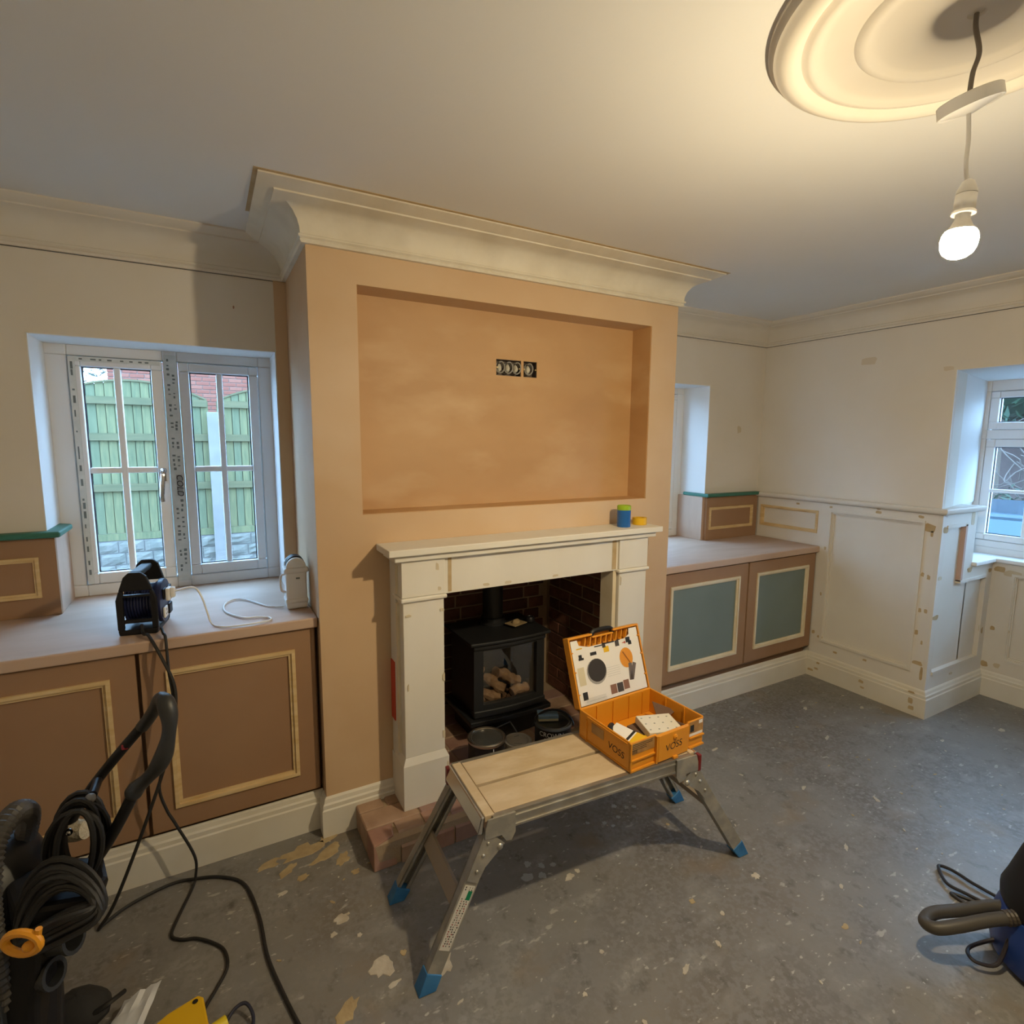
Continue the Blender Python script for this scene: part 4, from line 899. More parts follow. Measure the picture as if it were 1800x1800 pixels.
MB().lathe([(.0298, -.0862), (.0300, -.089), (.0285, -.100), (.024, -.110), (.016, -.117), (.007, -.1202), (0.0001, -.1206)], 24, HM).build('bulb', emit_mat('lit_bulb', BULB_COLOR, BULB_STRENGTH), pn, smooth=True)
# ================================================================== CABLE REEL AND WHITE DEVICE ON THE LEFT WORKTOP
ZW = ZT + .001
rl_ = thing('cable_reel', (-.545, .195, ZW), 'black and navy cable extension reel on the left worktop', 'cable reel', rz=-.16)
def xz_plate(y0, y1, polys, name, m, par, bv=.003):
    mb = MB()
    for poly in polys:
        k = len(poly); mb.add([(p[0], y0, p[1]) for p in poly] + [(p[0], y1, p[1]) for p in poly], [tuple(range(k)), tuple(range(2*k-1, k-1, -1))] + [(i, (i+1) % k, k+(i+1) % k, k+i) for i in range(k)])
    return mb.build(name, m, par, bevel=bv, local=True)
for y0, y1, up_ in ((-.085, -.071, 0.0), (.071, .085, .012)):
    polys = [[(-.058, 0), (.052, 0), (.055, .018), (-.060, .018)], [(-.061, .018), (-.042, .018), (-.040, .150), (-.052, .150), (-.062, .12)], [(.038, .018), (.056, .018), (.056, .12), (.046, .150), (.036, .150)],
             [(-.052, .150), (.046, .150), (.030, .198+up_), (.014, .212+up_), (-.020, .212+up_), (-.036, .196+up_)], [(-.042, .128), (.038, .128), (.038, .137), (-.042, .137)], [(-.042, .040), (.038, .040), (.038, .052), (-.042, .052)]]
    xz_plate(y0, y1, polys, 'frame_plate', black_p, rl_)
MB().box(-.058, .052, -.072, .072, .0, .014).build('base', black_p, rl_, local=True)
MB().box(-.02, .015, -.072, .072, .196, .213).build('handle_bar', black_p, rl_, bevel=.005, local=True)
RX = Matrix.Rotation(math.pi/2, 4, 'Y')
MB().lathe([(.066, -.046), (.066, -.040), (.052, -.038), (.052, .036), (.066, .038), (.068, .044)], 28, T(0, 0, .092) @ RX).build('drum', navy, rl_, smooth=True, local=True)
cw = MB()
for i in range(8): cw.tube([( -.034 + i*.009, .056*math.cos(a), .092+.056*math.sin(a)) for a in [2*math.pi*k/24 for k in range(24)]], .0045, 6, closed=True)
cw.build('wound_cable', navy, rl_, smooth=True, local=True)
dsk = MB().lathe([(.074, .046), (.076, .050), (.074, .062), (.050, .066), (0, .066)], 32, T(0, 0, .092) @ RX).build('socket_disc', navy, rl_, smooth=True, local=True)
for (y, z, m) in ((-.03, .122, black_p), (.032, .118, black_p), (-.034, .058, white_p), (.030, .055, black_p)):
    MB().box(.064, .072, y-.020, y+.020, z-.019, z+.019).build('socket_outlet', m, dsk, bevel=.005, local=True)
sk = MB()
for (y, z) in ((-.034, .058),):
    for (a, b) in ((0, .008), (-.008, -.005), (.008, -.005)): sk.box(.0721, .0726, y+a-.002, y+a+.002, z+b-.003, z+b+.003)
sk.build('socket_slot', black_ink, dsk, local=True)
def w_of(x, y, z): return Matrix.Translation((-.545, .195, ZW)) @ Rz(-.16) @ Vector((x, y, z))
wc = thing('white_power_cable', (-.25, .2, ZW), 'white cable with plug running from the reel to the white device', 'cable')
pg = MB(); p0 = w_of(.0735, -.028, .122); p1 = w_of(.094, -.030, .124); p2 = w_of(.108, -.032, .130)
Mp = Matrix.Translation((-.545, .195, ZW)) @ Rz(-.16)
pg.box(.0732, .086, -.048, -.010, .098, .142, Mp); pg.box(.086, .100, -.040, -.018, .106, .142, Mp); pg.build('plug', white_p, wc, bevel=.004)
MB().tube(cr([p1, p2, (-.395, .150, .992), (-.372, .14, .955), (-.358, .13, .90), (-.345, .10, ZW+.006), (-.308, .055, ZW+.004), (-.24, .040, ZW+.006), (-.168, .055, ZW+.004), (-.160, .090, ZW+.004), (-.20, .120, ZW+.004), (-.245, .135, ZW+.004), (-.298, .24, ZW+.004), (-.298, .35, ZW+.004), (-.262, .405, ZW+.004), (-.215, .37, ZW+.004), (-.155, .25, ZW+.004), (-.125, .222, ZW+.004), (-.098, .205, ZW+.006)], 6), .0032, 7).build('flex', white_p, wc, smooth=True)
dv = thing('white_device', (-.052, .205, ZW), 'white plastic device with dark domed top in the worktop corner', 'appliance')
b = MB(); b.box(-.038, .038, -.036, .036, 0, .150); b.build('body', white_p, dv, bevel=.008, seg=3, local=True)
MB().box(-.041, .041, -.039, .039, .022, .042).build('base_band', white_p, dv, bevel=.007, seg=3, local=True)
MB().box(-.045, .045, -.042, .042, .140, .163).build('collar', white_p, dv, bevel=.009, seg=3, local=True)
hp = [(-.044, 0), (.044, 0)] + [(.044*math.cos(math.pi*k/14), .012+.044*math.sin(math.pi*k/14)) for k in range(15)]
def arch(r, base, y0, y1):
    pts = [(-r, 0), ] + [(-r*math.cos(math.pi*k/16), base + r*math.sin(math.pi*k/16)) for k in range(17)] + [(r, 0)]
    k = len(pts); mb = MB(); mb.add([(p[0], y0, .162+p[1]) for p in pts] + [(p[0], y1, .162+p[1]) for p in pts], [tuple(range(k)), tuple(range(2*k-1, k-1, -1))] + [(i, (i+1) % k, k+(i+1) % k, k+i) for i in range(k)]); return mb
arch(.036, .004, -.040, -.024).build('dome_plate', white_p, dv, bevel=.003, local=True); arch(.036, .004, .022, .038).build('dome_plate', white_p, dv, bevel=.003, local=True)
arch(.033, .012, -.023, .021).build('dome', black_p, dv, smooth=True, local=True)
MB().tube(cr([(-.040, -.02, .138), (-.054, -.02, .132), (-.056, -.02, .10), (-.052, -.02, .075), (-.038, -.02, .068)], 5), .0045, 8).build('side_loop', white_p, dv, smooth=True, local=True)
MB().box(-.002, .012, -.0372, -.036, .118, .124).build('slot', ink, dv, local=True)
# ================================================================== BLACK EXTENSION CABLES
ca = MB().tube(cr([(-.552, .118, ZW+.030), (-.545, .085, ZW+.008), (-.528, .045, ZW+.012), (-.496, -.005, .815), (-.464, -.03, .726), (-.462, -.045, .65), (-.476, -.05, .563), (-.516, -.07, .428), (-.591, -.09, .232), (-.66, -.10, .07), (-.702, -.10, .007), (-.690, -.085, .006), (-.627, -.037, .006), (-.518, -.004, .006), (-.442, -.017, .006), (-.364, -.051, .006), (-.297, -.124, .006), (-.265, -.283, .006), (-.255, -.444, .006), (-.231, -.572, .006), (-.203, -.69, .006), (-.17, -.80, .006), (-.1, -1.0, .006), (-.12, -1.3, .006)], 6), .0052, 8).build('extension_cable', black_r, smooth=True)
tag(ca, 'black cable from the reel looping right along the floor to the picture edge', 'cable')
cb_ = MB().tube(cr([(-.494, .085, ZW+.02), (-.488, .055, ZW+.010), (-.480, .018, ZW+.004), (-.476, -.01, .76), (-.468, -.03, .68), (-.471, -.032, .611), (-.505, -.03, .47), (-.525, -.03, .378), (-.510, -.035, .30), (-.486, -.04, .239), (-.44, -.045, .111), (-.442, -.036, .03), (-.452, -.055, .006), (-.494, -.182, .006), (-.504, -.235, .006), (-.475, -.265, .006), (-.439, -.28, .006), (-.395, -.32, .006), (-.365, -.365, .006), (-.359, -.427, .006), (-.385, -.48, .006), (-.412, -.525, .008), (-.43, -.57, .012)], 6), .0045, 8).build('extension_cable', black_r, smooth=True)
tag(cb_, 'black cable from the reel curling on the floor to the yellow plug', 'cable')
# ================================================================== BLACK CLEANING MACHINE, LEFT FOREGROUND
vm = thing('vacuum_machine', (-.80, -.52, 0), 'black wheeled workshop vacuum with push handle and coiled cord in the left foreground', 'vacuum cleaner')
MB().lathe([(.10, .06), (.15, .07), (.165, .10), (.165, .16), (.15, .30), (.135, .40), (.14, .42)], 28, T(-.95, -.45, 0)).build('drum', black_p, vm, smooth=True)
MB().lathe([(.14, .421), (.145, .44), (.138, .50), (.115, .56), (.07, .60), (.0001, .615)], 28, T(-.845, -.46, 0)).build('motor_dome', dark_grey, vm, smooth=True)
MB().box(-1.10, -.80, -.60, -.30, .045, .075).build('base_plate', black_p, vm, bevel=.012)
for (x, y, r) in ((-.80, -.34, .06), (-1.10, -.34, .06)): MB().lathe([(.012, -.018), (r-.006, -.018), (r, -.012), (r, .012), (r-.006, .018), (.012, .018)], 20, T(x, y, r) @ RX).build('wheel', tyre, vm, smooth=True)
for (x, y) in ((-.84, -.57), (-1.06, -.57)):
    MB().lathe([(.004, -.01), (.022, -.01), (.022, .01), (.004, .01)], 14, T(x, y, .022) @ RX).build('caster', tyre, vm, smooth=True)
hp = [(-.705, -.495, .37), (-.674, -.513, .43), (-.579, -.578, .586), (-.511, -.618, .723)]
MB().tube(cr(hp, 5), .0125, 10).build('handle_tube', black_p, vm, smooth=True)
MB().tube(cr([(-.760, -.39, .42), (-.691, -.43, .541), (-.613, -.476, .679), (-.493, -.541, .84)], 5), .0115, 10).build('handle_tube', black_p, vm, smooth=True)
g = cr([(-.520, -.612, .705), (-.511, -.618, .723), (-.484, -.64, .755), (-.456, -.668, .80), (-.440, -.675, .85), (-.434, -.672, .895), (-.441, -.655, .930), (-.453, -.62, .925), (-.466, -.585, .89), (-.483, -.556, .856), (-.500, -.536, .828)], 6)
MB().tube(g, [.0165 + .0025*math.sin(i*.42) if i < 38 else .0145 for i in range(len(g))], 12).build('handle_grip', dark_grey, vm, smooth=True)
MB().box(-.546, -.532, -.528, -.512, .775, .789).build('red_button', mat('dark_red_button', (.25, .02, .03), .5), vm, bevel=.003)
# coiled cord hung over the handle
ro = cr_; cc = MB(); rnd = random.Random(12)
for i in range(11):
    cx, cy, cz = -.636 + rnd.uniform(-.006, .006), -.545 - .008*i + .03, .588 + rnd.uniform(-.006, .006); a_, b_ = .040 + .0055*(i % 5), .092 + .007*(i % 4)
    pts = []
    for k in range(22):
        t = 2*math.pi*k/22; u = a_*math.cos(t)*(1+.12*math.sin(t)); v = b_*math.sin(t); tl = u + v*.16
        pts.append((cx + ro.x*tl, cy + ro.y*tl*.6, cz + v))
    cc.tube(pts, .0062, 7, closed=True)
cc.build('cord_coil', black_r, vm, smooth=True)
pin = MB().tube([(-.600, -.500, .700), (-.602, -.56, .700)], .010, 10).build('cord_peg', black_p, vm, smooth=True)
MB().ball((-.604, -.572, .700), .011).build('peg_end', mat('grey_peg_end', (.20, .20, .19), .4), vm, smooth=True)
MB().ball((-.650, -.560, .625), .008).build('peg_end', chrome, vm, smooth=True)
# cord wrapped on the lower hooks
c2 = MB(); rnd = random.Random(15)
for i in range(18):
    q = .18 + .87*i/17; cz = .535 + rnd.uniform(-.008, .008); pts = []; dy = rnd.uniform(-.018, .018)
    for k in range(26):
        t = 2*math.pi*k/26; u0 = .098*math.cos(t)*(.8+.2*q); v0 = .062*q*math.sin(t); ca_, sa_ = math.cos(.42), math.sin(.42)
        u = u0*ca_ - v0*sa_; v = u0*sa_ + v0*ca_
        pts.append((-.652 + ro.x*u, -.690 + ro.y*u*.75 + dy + .03*math.sin(t), cz + v - .018*math.cos(2*t)))
    c2.tube(pts, .0060, 7, closed=True)
c2.build('cord_wrap', black_r, vm, smooth=True)
hk = MB(); hc = Vector((-.695, -.752, .540))
hk.tube([hc + ro*(.034*math.cos(t)) + Vector((0, -.004, .022*math.sin(t))) for t in [2*math.pi*k/22 for k in range(22)]], .0078, 9, closed=True)
hk.ball(hc + ro*.014 + Vector((0, -.004, -.006)), .013, .009, .011, 12, 8); hk.tube([hc + ro*.030 + Vector((0, 0, .010)), hc + ro*.034 + Vector((0, .0, .028))], .006, 8)
hk.build('cord_hook', hook_o, vm, smooth=True)
hs = cr([(-0.753, -.45, .58), (-0.733, -.490, .655), (-0.740, -.555, .700), (-0.760, -.615, .672), (-0.766, -.650, .60), (-0.768, -.657, .52), (-0.766, -.650, .42), (-0.773, -.63, .30), (-.83, -.59, .18)], 14)
MB().tube(hs, [.0225 if (i % 2) else .0185 for i in range(len(hs))], 12).build('suction_hose', hose_m, vm)
MB().prism([(-.735, -.655), (-.628, -.690), (-.600, -.63), (-.62, -.56), (-.70, -.50), (-.77, -.55)], .455, .540, top=[(-.730, -.655), (-.600, -.69), (-.572, -.63), (-.59, -.55), (-.70, -.50), (-.77, -.55)]).build('rear_shell', black_p, vm, bevel=.012)
MB().prism([(-.800, -.640), (-.735, -.655), (-.690, -.62), (-.70, -.52), (-.80, -.53)], .10, .455, top=[(-.79, -.645), (-.70, -.67), (-.665, -.62), (-.69, -.52), (-.78, -.53)]).build('lower_shell', black_p, vm, bevel=.012)
MB().prism([(-.80, -.66), (-.768, -.668), (-.755, -.63), (-.79, -.62)], .05, .40).build('wand_clip', dark_grey, vm, bevel=.006)
for (c, ln) in (((-.690, -.625, .420), .050), ((-.725, -.625, .352), .045)):
    dirv = Vector((.80, -.45, .22)).normalized(); Rm = dirv.to_track_quat('Z', 'Y').to_matrix().to_4x4()
    MB().lathe([(.018, -.02), (.025, .0), (.027, ln), (.031, ln+.002), (.031, ln+.010), (.023, ln+.010), (.020, .01), (.0001, .01)], 18, T(*c) @ Rm).build('accessory_holder', dark_grey, vm, smooth=True)
Rm = Vector((.87, -.48, .15)).normalized().to_track_quat('Z', 'Y').to_matrix().to_4x4()
MB().lathe([(.0001, -.045), (.018, -.042), (.024, -.02), (.025, .02), (.022, .042), (.0001, .046)], 18, T(-.675, -.44, .555) @ Rm).build('brush_roll', mat('cream_bristle', (.48, .42, .31), .9, bump=.6, bs=120), vm, smooth=True)
tg = MB(); tg.tube([(-.700, -.572, .52), (-.685, -.578, .553)], .002, 5); tg.build('wire_tag', white_p, vm)
# ================================================================== FLOOR CLUTTER, BOTTOM LEFT
bb = thing('black_work_bag', (-.70, -.42, 0), 'black fabric bag on the floor beside the workshop vacuum', 'bag', rz=-.3)
m = MB(); m.ball((0, 0, .045), .075, .055, .045, 18, 8, jit=.05); m.build('bag', mat('black_fabric', (.022, .022, .024), .85), bb, smooth=True, local=True)
MB().tube(cr([(.05, -.03, .06), (.085, -.02, .075), (.10, .02, .06)], 5), .006, 7).build('strap', black_r, bb, smooth=True, local=True)
def sheet(name, pts, z, m, label, cat, crinkle=.012, seed=1):
    rnd = random.Random(seed); n = 7; vs = []; fs = []
    A_, B_, C_, D_ = [Vector(p) for p in pts]
    for lay in (0, 1):
        rnd = random.Random(seed)
        for i in range(n+1):
            for j in range(n+1):
                a = A_.lerp(B_, i/n); b = D_.lerp(C_, i/n); p = a.lerp(b, j/n); p.z += rnd.uniform(0, crinkle)*(1 if 0 < i < n else .5) + lay*.0008; vs.append(p)
    o = (n+1)**2
    for i in range(n):
        for j in range(n):
            q = i*(n+1)+j; fs.append((q, q+1, q+n+2, q+n+1)); fs.append((o+q, o+q+n+1, o+q+n+2, o+q+1))
    ob = MB().add(vs, fs).build(name, m, smooth=True); return tag(ob, label, cat)
sheet('paper_sheet', [(-.655, -.520, .004), (-.575, -.570, .004), (-.515, -.44, .055), (-.60, -.435, .030)], 0, paper, 'crumpled white paper sheet on the floor between bag and yellow tool', 'paper', seed=3)
sheet('paper_sheet', [(-.85, -.475, .004), (-.795, -.505, .004), (-.785, -.415, .05), (-.83, -.405, .05)], 0, paper, 'white paper scrap on the floor under the workshop vacuum', 'paper', seed=5)
yt = thing('yellow_trowel', (-.472, -.55, 0), 'yellow plastic plate with a hole on the floor at the bottom edge', 'tool', rz=.22)
pp = [(-.065, -.06), (.055, -.06), (.062, .03), (.052, .045), (-.02, .042), (-.055, .030)]
m = MB(); m.prism(pp, .004, .022); m.build('plate', yellow_p, yt, bevel=.005, local=True); MB().lathe([(.006, 0), (.007, .0008)], 14, T(.042, .028, .0225)).build('hole', black_ink, yt, local=True)
m = MB()
for x in (-.05, -.035): m.box(x, x+.005, -.055, .02, .0222, .026)
m.build('rib', yellow_p, yt, local=True)
yp = thing('yellow_plug', (-.385, -.615, 0), 'yellow industrial plug with dark lead at the bottom edge', 'plug', rz=.3)
MB().tube([(-.03, 0, .019), (.02, 0, .019)], .018, 12).build('plug_body', mat('bright_yellow', (.75, .58, .03), .4), yp, smooth=True, local=True)
MB().tube(cr([(.018, 0, .019), (.045, .012, .028), (.07, .005, .030), (.075, -.03, .018), (.06, -.06, .006)], 6), .0045, 8).build('lead', mat('dark_blue_lead', (.015, .017, .04), .5), yp, smooth=True, local=True)
# ================================================================== BLUE TUB VACUUM, RIGHT FOREGROUND
bv = thing('tub_vacuum', (1.760, -1.605, 0), 'blue tub vacuum cleaner with black top at the right edge', 'vacuum cleaner')
MB().lathe([(.150, .012), (.178, .020), (.185, .05), (.180, .12), (.168, .165), (.160, .17)], 36).build('tub', blue_p, bv, smooth=True, local=True)
MB().lathe([(.161, .171), (.170, .178), (.172, .205), (.160, .24), (.135, .33), (.120, .375), (.085, .39), (.0001, .392)], 36).build('top', black_p, bv, smooth=True, local=True)
for a in (.6, 2.2, 3.8, 5.3): MB().lathe([(.006, -.012), (.020, -.012), (.020, .012), (.006, .012)], 14, T(.15*math.cos(a), .15*math.sin(a), .0205) @ RX).build('caster', tyre, bv, smooth=True, local=True)
MB().tube(cr([(-.08, 0, .385), (-.05, 0, .415), (.05, 0, .415), (.08, 0, .385)], 5), .012, 10).build('carry_handle', black_p, bv, smooth=True, local=True)
hz_ = cr([(1.66, -1.535, .175), (1.625, -1.512, .170), (1.56, -1.47, .155), (1.49, -1.43, .135), (1.447, -1.395, .118), (1.452, -1.365, .112), (1.50, -1.365, .118), (1.57, -1.40, .125), (1.66, -1.45, .14), (1.73, -1.52, .15)], 8)
MB().tube(hz_, [.0175]*len(hz_), 14).build('suction_hose', hose_m, bv, smooth=True)
cf = [Vector((1.655, -1.532, .174)).lerp(Vector((1.60, -1.495, .165)), i/12) for i in range(13)]
MB().tube(cf, [.0215 if i % 2 else .019 for i in range(13)], 14).build('hose_cuff', mat('brown_black_cuff', (.05, .04, .03), .5), bv)
MB().tube(cr([(1.625, -1.515, .155), (1.61, -1.505, .09), (1.57, -1.50, .035), (1.535, -1.47, .03), (1.535, -1.447, .034), (1.565, -1.437, .036), (1.62, -1.455, .045), (1.66, -1.48, .06)], 7), .0052, 8).build('looped_lead', mat('purple_black_lead', (.02, .016, .022), .45), bv, smooth=True)
fc = MB().tube(cr([(1.90, -1.47, .02), (1.902, -1.395, .012), (1.899, -1.32, .012), (1.905, -1.26, .012), (1.893, -1.225, .012), (1.872, -1.228, .012), (1.82, -1.275, .012), (1.826, -1.33, .012), (1.838, -1.40, .012), (1.85, -1.46, .012), (1.80, -1.40, .006), (1.785, -1.345, .006), (1.79, -1.30, .006), (1.81, -1.33, .006), (1.83, -1.38, .006), (1.84, -1.45, .006)], 8), .0055, 8).build('power_lead', mat('dark_lead', (.018, .016, .018), .5), smooth=True)
tag(fc, 'thin dark power lead looped on the floor behind the blue vacuum', 'cable')
# ================================================================== PLASTER SPLATS ON THE FLOOR
def splat(x, y, r, m, seed, el=1.0, ang=0.0):
    rnd = random.Random(seed); n = 15; top = []; bot = []
    for k in range(n):
        a = 2*math.pi*k/n; q = r*rnd.uniform(.6, 1.2); u, v = q*math.cos(a)*el, q*math.sin(a)/el; c, s_ = math.cos(ang), math.sin(ang)
        top.append((x+u*c-v*s_, y+u*s_+v*c, .0016)); bot.append((x+(u*c-v*s_)*1.06, y+(u*s_+v*c)*1.06, .0001))
    MB().add(bot+top, [tuple(range(n, 2*n))] + [(i, (i+1) % n, n+(i+1) % n, n+i) for i in range(n)]).build('plaster_splat', m, floor)
for k, (x, y, r, m, el, an) in enumerate(((.033, -.635, .035, splat_m, 1.1, .4), (-.085, -.716, .032, splat_t, 1.5, .6), (-.036, -.413, .022, splat_m, 1.2, .2), (-.07, -.46, .010, splat_m, 1, 0), (-.19, -.22, .012, splat_m, 1.3, .2), (.0, -.50, .008, splat_m, 1, 0),
        (-.10, -.05, .05, splat_t, 1.5, .1), (-.02, -.10, .04, splat_t, 1.6, .5), (-.22, -.06, .03, splat_t, 1.4, .2), (-.16, -.12, .025, splat_t, 1.5, .8), (.02, -.16, .028, splat_t, 1.3, 1.), (-.12, -.18, .018, splat_t, 1.2, .1), (.0, -.02, .03, splat_t, 1.5, .2), (.05, -.24, .014, splat_t, 1, 0),
        (.196, -.715, .025, splat_m, 1.4, 1.), (.05, -.70, .012, splat_m, 1.5, .3), (.10, -.62, .010, splat_t, 1, 0), (-.02, -.80, .014, splat_m, 1.8, .7),
        (.57, -.55, .020, splat_g, 1.1, .2), (.60, -.50, .013, splat_g, 1, 0), (.64, -.53, .012, splat_g, 1, 0), (.68, -.545, .010, splat_g, 1.2, 0), (.62, -.57, .014, splat_g, 1, 0), (1.08, -.40, .014, splat_g, 1, 0), (1.12, -.43, .011, splat_g, 1, 0), (1.15, -.44, .010, splat_g, 1, 0), (1.05, -.46, .010, splat_g, 1, 0), (.98, -.46, .010, splat_g, 1, 0), (1.0, -.49, .009, splat_g, 1, 0), (.92, -.43, .008, splat_g, 1, 0),
        (.70, -.62, .016, splat_m, 1.3, .2), (.74, -.61, .010, splat_m, 1, 0), (1.28, -.93, .014, splat_m, 1.1, 0), (1.05, -.98, .008, splat_m, 1, 0), (.95, -1.05, .010, splat_m, 1.5, 1.2), (.62, -.90, .007, splat_m, 1, 0), (.5, -.98, .007, splat_m, 1, 0), (1.0, -.90, .010, splat_t, 1, 0), (.80, -1.06, .012, splat_m, 1.8, .4), (1.5, -1.1, .008, splat_m, 1.5, .5),
        (1.7, -1.0, .012, splat_m, 1.8, .6), (1.9, -.7, .012, splat_m, 1.5, .3), (2.1, -.9, .014, splat_m, 1.6, 1.), (2.4, -.5, .014, splat_m, 1.7, .4), (1.5, -.45, .012, splat_m, 1.4, .2), (1.8, -.3, .013, splat_m, 1.6, .1), (2.6, -.25, .014, splat_m, 1.5, .6), (2.9, -.4, .013, splat_m, 1.4, .3), (3.3, -.9, .018, splat_m, 1.5, .2), (2.9, -.8, .012, splat_m, 1.5, .2), (2.2, -.25, .010, splat_m, 1.2, .2), (1.35, -1.2, .010, splat_t, 1.3, .2), (1.6, -1.32, .010, splat_t, 1.6, .5))):
    splat(x, y, r, m, 100+k, el, an)
rnd = random.Random(77)
for k in range(60):
    splat(rnd.uniform(-.3, 3.0), rnd.uniform(-1.3, -.15), rnd.uniform(.003, .007), splat_m if k % 3 else splat_t, 300+k, rnd.uniform(1, 1.7), rnd.uniform(0, 3))
# ================================================================== OUTSIDE
GZ = -.27
gr = MB(); gr.box(-9, 4.2, .84, 16, GZ-.1, GZ); gr.box(4.12, 16, -12, 16, GZ-.12, GZ-.02); tag(gr.build('ground_outside', ground_m), kind='structure')
FY = 6.5; PX = [-.224 + 1.78*k for k in range(-2, 4)]
plab = {0: 'far-left green arched fence panel outside the left window', 1: 'green arched fence panel left of the concrete post outside', 2: 'green arched fence panel right of the concrete post outside', 3: 'second green fence panel right of the left-window concrete post', 4: 'third green fence panel right of the left-window concrete post'}
slat_cache = {}; gap_shade = mat('slat_gap_shade', (.012, .02, .014), .9)  # near-black green: shade between the slats, put in as colour
for k in range(len(PX)-1):
    xc = (PX[k]+PX[k+1])/2; f = thing('garden_fence', (xc, FY, .2), plab[k], 'fence', 'arched green fence panels')
    x = PX[k] + .093; i = 0; srnd = random.Random(80+k)
    while x < PX[k+1] - .085:
        zt = 2.222 - .21*((x-xc)/.83)**2
        key = (k, i)
        if key not in slat_cache:
            zl = 2.222 - .21*((x-.046-xc)/.83)**2; zr = 2.222 - .21*((x+.046-xc)/.83)**2
            b = MB(); vs = [(-.044, 0, 0), (.043, .010, 0), (.043, .022, 0), (-.044, .020, 0)]; hs_ = [zl, zr, zr, zl]
            b.add(vs + [(v[0], v[1], h_-.295) for v, h_ in zip(vs, hs_)], [(3,2,1,0), (4,5,6,7), (0,1,5,4), (1,2,6,5), (2,3,7,6), (3,0,4,7)])
            me = b.mesh('slat'); me.materials.append(srnd.choice((fence_m, fence_m2, fence_m3))); slat_cache[key] = me
        inst('slat', slat_cache[key], (x, FY, .295), f, (0, 0, 0)); x += (1.78-.186)/17; i += 1
    for z in (1.975, 1.523, .884): MB().box(PX[k]+.06, PX[k+1]-.06, FY-.045, FY-.003, z-.045, z+.045).build('rail', rail_m, f)
    MB().box(PX[k]+.06, PX[k+1]-.06, FY-.03, FY+.012, .205, .293).build('gravel_board', fence_m2, f)
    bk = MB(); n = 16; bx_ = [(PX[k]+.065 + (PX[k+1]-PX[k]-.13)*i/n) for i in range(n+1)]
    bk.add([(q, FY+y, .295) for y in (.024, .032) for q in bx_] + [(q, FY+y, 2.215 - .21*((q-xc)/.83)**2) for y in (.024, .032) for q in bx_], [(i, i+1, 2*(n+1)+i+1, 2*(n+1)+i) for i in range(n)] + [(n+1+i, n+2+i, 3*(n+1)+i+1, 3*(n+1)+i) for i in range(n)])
    bk.build('gap_shade_sheet', gap_shade, f)  # added sheet behind the slats, painting the dark gap lines
    cap = MB(); n = 16
    pts = [(PX[k]+.06 + (PX[k+1]-PX[k]-.12)*i/n) for i in range(n+1)]
    cap.add([(p, y, 2.222 - .21*((p-xc)/.83)**2 + dz) for (y, dz) in ((FY-.02, .0), (FY+.03, .0), (FY+.03, .022), (FY-.02, .022)) for p in pts], [(r*(n+1)+i, r*(n+1)+i+1, ((r+1) % 4)*(n+1)+i+1, ((r+1) % 4)*(n+1)+i) for r in range(4) for i in range(n)])
    cap.build('capping', rail_m, f)
pol = ['far-left concrete fence post outside', 'concrete fence post at the left end of the arched panel', 'pale concrete fence post seen through the right sash of the left window', 'concrete fence post next right of the one in the left window', 'concrete fence post two right of the one in the left window', 'rightmost concrete fence post outside']
for k, x in enumerate(PX):
    p = MB().box(x-.068, x+.068, FY-.13, FY-.055, GZ, 1.862).box(x-.045, x+.045, FY-.05, FY+.03, GZ, 1.85).build('fence_post', conc, bevel=.01); tag(p, pol[k], 'fence post', 'concrete fence posts')
sw = struct(MB().box(PX[0], PX[-1], FY-.02, FY+.14, GZ, .20), 'wall_garden', conc)
rnd = random.Random(21)
for row in range(3):
    x = PX[1] - .2 + (.14 if row % 2 else 0); z = GZ + .005 + row*.155
    while x < PX[4]:
        wd = rnd.uniform(.22, .34); n = 4; vs = []; fs = []
        for i in range(n+1):
            for j in range(n+1):
                edge = i in (0, n) or j in (0, n); vs.append((x + (wd-.012)*i/n, FY-.03 - (0 if edge else rnd.uniform(.006, .026)), z + .143*j/n))
        for i in range(n):
            for j in range(n): q = i*(n+1)+j; fs.append((q, q+n+1, q+n+2, q+1))
        o_ = len(vs); vs += [(x, FY-.019, z), (x+wd-.012, FY-.019, z), (x+wd-.012, FY-.019, z+.143), (x, FY-.019, z+.143)]
        c = [0, n*(n+1), n*(n+1)+n, n]
        bi = [i*(n+1) for i in range(n+1)]; ti = [i*(n+1)+n for i in range(n+1)]
        fs += [tuple(bi + [o_+1, o_]), tuple(ti[::-1] + [o_+3, o_+2]), tuple(list(range(n+1)) + [o_+3, o_]), tuple([n*(n+1)+j for j in range(n+1)] + [o_+2, o_+1]), (o_, o_+1, o_+2, o_+3)]
        MB().add(vs, fs).build('stone_block', stone, sw); x += wd
# brick house behind the fence
hbt = mat('brick_facade', (.18, .07, .05), .85); nt = hbt.node_tree; bt = nt.nodes.new('ShaderNodeTexBrick'); bt.inputs['Color1'].default_value = (.19, .07, .05, 1); bt.inputs['Color2'].default_value = (.17, .06, .042, 1); bt.inputs['Mortar'].default_value = (.18, .14, .126, 1); bt.inputs['Scale'].default_value = 4.0; bt.inputs['Mortar Size'].default_value = .012
mp = nt.nodes.new('ShaderNodeMapping'); mp.inputs['Rotation'].default_value = (math.pi/2, 0, 0); tcn = nt.nodes.new('ShaderNodeTexCoord'); nt.links.new(tcn.outputs['Object'], mp.inputs[0]); nt.links.new(mp.outputs[0], bt.inputs[0]); nt.links.new(bt.outputs[0], nt.nodes['Principled BSDF'].inputs['Base Color'])
HX, HY = -1.77, 10.0
house = thing('brick_house', (1.5, HY+2, GZ), 'red brick house behind the green fence', 'house')
